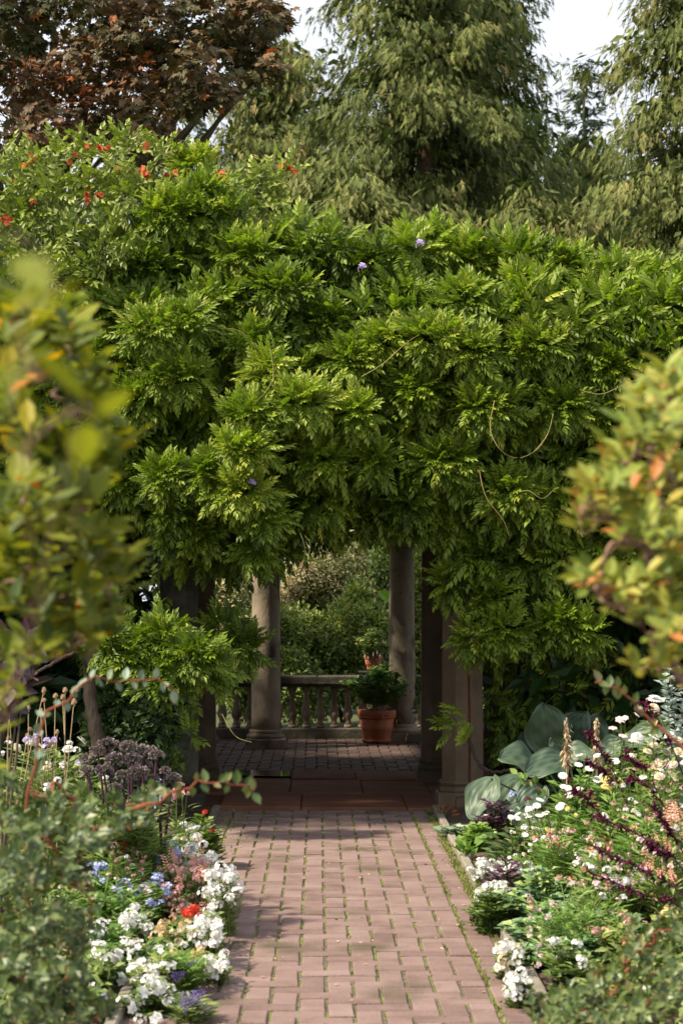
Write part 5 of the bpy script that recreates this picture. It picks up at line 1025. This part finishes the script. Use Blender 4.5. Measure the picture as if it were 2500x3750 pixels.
bed('meadow_flower', 'drift of blush, cream and coral flowers in the thick of the right bed', 'flower plant', 1420, 1960, 130, 80, 8.7, ('phlox_palepink', 'phlox_coral', 'phlox_cream', 'statice_pink', 'phlox_white'), 60, LN, .07, 'freshgreen', 1800, nst=40, fscale=.62)
bed('meadow_flower', 'drift of cream and pink flowers between the daisies and the foxtails', 'flower plant', 1500, 1830, 80, 70, 8.8, ('phlox_cream', 'phlox_palepink', 'statice_pink', 'phlox_white'), 40, LN, .07, 'freshgreen', 1200, nst=30, fscale=.62)
bed('meadow_flower', 'pale pink and white flowers between the two near bushes of the left bed', 'flower plant', 260, 2010, 90, 60, 8.6, ('phlox_palepink', 'statice_pink', 'phlox_white', 'phlox_pink'), 36, LN, .07, 'freshgreen', 1400, nst=34, fscale=.6)
# low green growth that covers the soil between the plants
def cover(name, x0, x1, y0, y1, n, hf, seed, mat):
    rs = np.random.RandomState(seed); mb = MB(); x = rs.uniform(x0, x1, n); y = rs.uniform(y0, y1, n); h = hf(x, y) * rs.uniform(.05, 1, n) + .04
    mb.tile(LB, np.stack([x, y, h], -1), rs.normal(0, 1, (n, 3)) * [1, 1, .6] + [0, 0, .5], rs.normal(0, .4, (n, 3)) + [0, -.2, 1], rs.uniform(.03, .075, n), rs.uniform(0, .9, n)); mb.build(name, M[mat], kind='stuff')
cover('left_bed_undergrowth', -3.6, -.78, 6.2, 11.5, 13000, lambda x, y: .12 + .24 * np.clip((-.75 - x) / 1.2, 0, 1.6), 701, 'bedgreen')
cover('right_bed_undergrowth', 1.12, 4.0, 5.8, 10.6, 13000, lambda x, y: .10 + .30 * np.clip((x - 1.05) / 1.2, 0, 1.8), 702, 'bedgreen')
cover('shaded_undergrowth', -3.8, -1.1, 11.2, 13.2, 3500, lambda x, y: .35 + 0 * x, 703, 'hedge')
cover('right_back_undergrowth', 2.1, 4.2, 10.0, 12.8, 5000, lambda x, y: .45 + 0 * x, 704, 'hedge')

# ================================================================== NEAR SHRUBS
def leafy_shrub(name, label, base, regions, proto, leafL, mat, seed, per=7, n_leaf_parts=300, tint=(.1, .8), autumn=.06, twig='twig', rb=.012, upb=.7, per_leaf=None):
    """regions: (x, y, rx, ry, d0, d1, n) in overview pixels; each gives n leafy twig ends"""
    rs = np.random.RandomState(seed); base = np.array(base, float); t = thing(name, label, 'shrub', None, tuple(base))
    tw = MB(); items = []
    hubs = []
    for (x, y, rx, ry, d0, d1, n) in sorted(regions, key=lambda q: -q[1]):
        dm = (d0 + d1) / 2; c = atD(x, y, dm) - base; r0 = np.array([base[0] * 0, 0, 0])
        hub = c + np.array([0, .0, -mD(ry, dm) * .5]); 
        par = min(hubs, key=lambda h: np.linalg.norm(h - hub)) if hubs else np.array([rs.normal(0, .05), rs.normal(0, .05), 0])
        P = smooth_path([par, par * .7 + hub * .3 + rs.normal(0, .02, 3), par * .35 + hub * .65 + rs.normal(0, .02, 3), hub], 16); P[1:] += rs.normal(0, .003, (15, 3)); hubs.append(hub)
        V, Fc = tube(P, np.linspace(rb, rb * .35, 16), 7); obj('branch', mesh_of('branch', V, Fc, M[twig], None, True), t)
        for k in range(n):
            a = rs.uniform(0, 2 * np.pi); q = math.sqrt(rs.rand()); e = atD(x + rx * q * math.cos(a), y + ry * q * math.sin(a), rs.uniform(d0, d1)) - base
            s_ = P[rs.randint(9, 16)]; mid = (s_ * .5 + e * .5) + rs.normal(0, .012, 3) - [0, 0, .012]
            Q = smooth_path([s_, mid, e], 8); V, Fc = tube(Q, np.linspace(rb * .20, rb * .07, 8), 5); tw.add(V, Fc, rs.rand() * .3)
            dirn = nrm(Q[-1] - Q[-3] + np.array([0, 0, upb * np.linalg.norm(Q[-1] - Q[-3])]))
            for j in range(per):
                tq = 1 - (j / per) ** 1.3 * .55; p = np.array([np.interp(tq, np.linspace(0, 1, 8), Q[:, i]) for i in range(3)])
                side = nrm(np.cross(dirn, rs.normal(0, 1, 3))); aa = nrm(dirn * rs.uniform(.3, 1.1) + side)
                ti = rs.uniform(*tint) if rs.rand() > autumn else rs.uniform(.8, 1.25)
                items.append((p, aa, nrm(dirn + rs.normal(0, .3, 3) + [0, 0, .6]), leafL * rs.uniform(.6, 1.15), ti))
    tw.build('twigs', M[twig], t, kind='stuff')
    rs.shuffle(items); items.sort(key=lambda i: -i[3] / (i[0][1] + base[1]))
    mes = [mesh_of('leaf', proto[0], proto[1], M[mat], np.full(len(proto[0]), v)) for v in (.15, .32, .5, .68, .85, 1.05)]
    for (p, a, up, s, ti) in items[:n_leaf_parts]:
        Rm = frames(a[None], up[None])[0]; o = obj('leaf', mes[int(np.clip(ti * 6 / 1.2, 0, 5))], t); m4 = Matrix(Rm.tolist()).to_4x4(); m4.translation = Vector(p.tolist()); o.matrix_local = m4 @ Matrix.Scale(float(s), 4)
    rest = items[n_leaf_parts:]
    if rest:
        mb = MB(); mb.tile(proto, [i[0] for i in rest], [i[1] for i in rest], [i[2] for i in rest], [i[3] for i in rest], [i[4] for i in rest]); mb.build('leaves', M[mat], t, kind='stuff')
    return t
OV = leaf8(1, .20, .25, .14, .38, .72, .92)
leafy_shrub('evergreen_shrub', 'blurred olive-leaved shrub with orange-tinted leaves, very close on the left', (-1.2, 3.1, 0),
    [(60, 760, 60, 70, 2.8, 3.5, 10), (150, 760, 60, 60, 3.0, 3.7, 9), (40, 880, 70, 70, 2.6, 3.3, 10), (190, 880, 60, 70, 2.9, 3.5, 10), (80, 1000, 80, 60, 2.7, 3.3, 11), (250, 1020, 60, 60, 2.9, 3.3, 8), (50, 1130, 70, 60, 2.7, 3.3, 11), (180, 1120, 60, 60, 2.8, 3.5, 10), (60, 1260, 70, 60, 2.8, 3.5, 12), (200, 1230, 70, 50, 3.0, 3.7, 10), (250, 1310, 50, 50, 3.1, 3.7, 8), (60, 1370, 70, 50, 2.9, 3.5, 11), (180, 1380, 70, 50, 3.0, 3.7, 10), (60, 1470, 60, 50, 3.0, 3.7, 9), (160, 1470, 60, 40, 3.1, 3.7, 7), (230, 1450, 30, 30, 3.2, 3.7, 3), (20, 700, 30, 40, 3.0, 3.5, 4)],
    OV, .060, 'olive', 801, per=10, tint=(.05, .50), autumn=.015, rb=.0045, upb=1.1)
leafy_shrub('evergreen_shrub', 'a few extremely blurred leaves hanging closest of all at the left edge', (-.62, 1.25, .2),
    [(25, 800, 30, 20, 1.1, 1.2, 1), (0, 480, 15, 60, 1.15, 1.25, 1), (110, 665, 20, 8, 1.2, 1.3, 1), (190, 930, 30, 30, 1.35, 1.5, 1)], OV, .06, 'olive', 803, per=3, n_leaf_parts=60, tint=(.05, .45), rb=.0012)
leafy_shrub('golden_shrub', 'blurred golden-green shrub with upright leaves, close on the right', (1.35, 3.3, 0),
    [(1540, 850, 30, 50, 2.9, 3.5, 9), (1500, 910, 50, 40, 3.0, 3.5, 9), (1550, 950, 40, 50, 2.8, 3.4, 9), (1480, 990, 60, 50, 3.0, 3.5, 10), (1430, 1050, 40, 40, 3.0, 3.5, 6), (1540, 1080, 50, 50, 2.8, 3.4, 10), (1380, 1120, 70, 45, 3.0, 3.5, 10), (1340, 1160, 40, 40, 3.1, 3.5, 7), (1470, 1150, 60, 40, 2.9, 3.4, 9), (1430, 1220, 70, 30, 3.0, 3.4, 8), (1540, 1220, 40, 50, 2.9, 3.4, 9), (1510, 1310, 50, 40, 2.9, 3.4, 9), (1370, 1335, 55, 25, 3.0, 3.4, 7), (1440, 1380, 50, 40, 3.0, 3.4, 7), (1540, 1420, 40, 40, 2.9, 3.4, 8), (1500, 1510, 50, 30, 3.0, 3.4, 6), (1560, 1560, 20, 20, 3.0, 3.4, 2)],
    OV, .050, 'gold', 802, per=8, tint=(.02, .52), autumn=.045, rb=.008, upb=1.0)
RL = leaf4(1, .34, .2, .12)
leafy_shrub('abelia_bush', 'arching small-leaved bush with reddish twigs filling the near left corner', (-1.55, 4.6, 0),
    [(60, 1800, 90, 40, 4.6, 5.6, 7), (170, 1820, 90, 40, 4.8, 5.6, 8), (310, 1830, 80, 30, 5.0, 5.8, 8), (60, 1880, 90, 60, 4.4, 5.4, 30), (190, 1900, 90, 50, 4.6, 5.6, 26), (330, 1870, 50, 30, 5.0, 5.6, 10), (50, 2000, 80, 60, 4.3, 5.2, 34), (160, 1980, 50, 40, 4.5, 5.3, 16), (60, 2110, 90, 60, 4.3, 5.2, 36), (170, 2120, 60, 60, 4.5, 5.3, 18), (50, 2220, 90, 60, 4.2, 5.1, 36), (150, 2260, 60, 60, 4.4, 5.2, 26), (90, 2320, 110, 40, 4.2, 5.2, 34), (230, 2320, 50, 40, 4.6, 5.3, 12)],
    RL, .032, 'roseleaf', 811, per=13, twig='redtwig', rb=.005, autumn=.04, upb=.2, tint=(0, .75))
leafy_shrub('abelia_bush', 'small-leaved green bush filling the near right corner', (2.35, 5.0, 0),
    [(1480, 2150, 60, 50, 5.0, 5.8, 14), (1530, 2230, 60, 50, 4.8, 5.6, 22), (1420, 2230, 70, 40, 5.0, 5.8, 16), (1360, 2290, 80, 40, 4.9, 5.6, 24), (1480, 2300, 80, 50, 4.7, 5.5, 30), (1260, 2310, 60, 30, 5.0, 5.6, 18), (1300, 2340, 100, 25, 4.8, 5.4, 24), (1550, 2110, 30, 50, 5.0, 5.8, 9), (1440, 2340, 120, 20, 4.7, 5.3, 20)],
    RL, .032, 'roseleaf', 812, per=13, twig='redtwig', rb=.005, autumn=.04, upb=.2, tint=(.2, .95))
def sprig(label, pts, d, seed, L_=.035, mat='roseleaf', n=16):
    rs = np.random.RandomState(seed); p0 = atD(*pts[0], d); t = thing('leafy_twig', label, 'twig', None, (p0[0], d, p0[2])); O = np.array(t.location)
    P = smooth_path([atD(x, y, d) - O for x, y in pts], 16); P[1:] += rs.normal(0, .006, (15, 3)); V, Fc = tube(P, np.linspace(.0042, .0015, 16), 6); obj('stem', mesh_of('stem', V, Fc, M['redtwig'], None, True), t)
    RP = leaf8(1, .27, .3, .2, .3, .62, 1.0); mes = [mesh_of('leaf', RP[0], RP[1], M[mat], np.full(8, v)) for v in (.3, .6, .9)]
    for j in range(n):
        q = .15 + .85 * j / n; p = np.array([np.interp(q, np.linspace(0, 1, 16), P[:, i]) for i in range(3)]); a = nrm(rs.normal(0, .5, 3) + [0, 0, (-1.0) ** j * .9])
        Rm = frames(a[None], np.array([[rs.normal(0, .3), -1, .5]]))[0]; o = obj('leaf', mes[j % 3], t); m4 = Matrix(Rm.tolist()).to_4x4(); m4.translation = Vector(p.tolist()); o.matrix_local = m4 @ Matrix.Scale(float(L_ * rs.uniform(.7, 1.2)), 4)
sprig('arching red twig with pale leaves in front of the left wisteria trunk', [(60, 1860), (90, 1700), (150, 1610), (230, 1565), (330, 1560), (410, 1580)], 4.8, 901, .034, 'greygreen', 24)
sprig('thin red twig with dark blurred leaves reaching across the start of the path', [(300, 1860), (380, 1830), (470, 1800), (540, 1800), (590, 1815)], 4.6, 902, .032, 'roseleaf', 22)
sprig('thin red twig with small leaves below the golden shrub', [(1568, 1720), (1500, 1660), (1450, 1610), (1400, 1580), (1370, 1570)], 4.8, 903, .032, 'roseleaf', 16)
sprig('pale yellow-green sprig in front of the middle hosta leaf', [(1330, 1850), (1270, 1830), (1225, 1800), (1195, 1785), (1185, 1770)], 10.6, 904, .05, 'freshgreen', 10)
# eucalyptus at the right edge, purple-leaved shrub at the left edge
plant('eucalyptus', 'silver-leaved young eucalyptus at the right edge beside the tallest zinnia', 'plant', atD(1555, 1650, 9.6)[:2], (.16, .15), 1.25, 620, leaf4(1, .45, .1, .1), .045, 'euca', [], 905, stem='twig', nst=12, low=.45)
shrub('smoke_bush', 'dark purple-leaved shrub half hidden behind the left near shrub', 'shrub', tuple(atD(-10, 1525, 8.5)), (.17, .17, .18), 200, leaf8(1, .3, .2, .2), .11, 'purpleleaf', 906, tint=(0, 1.2))
shrub('undergrowth_bush', 'dark small-leaved bush in the shade left of the leaning trunk', 'shrub', tuple(atD(320, 1690, 12.6)), (.45, .3, .42), 2600, LM_, .06, 'hedge', 907, tint=(.1, .9))
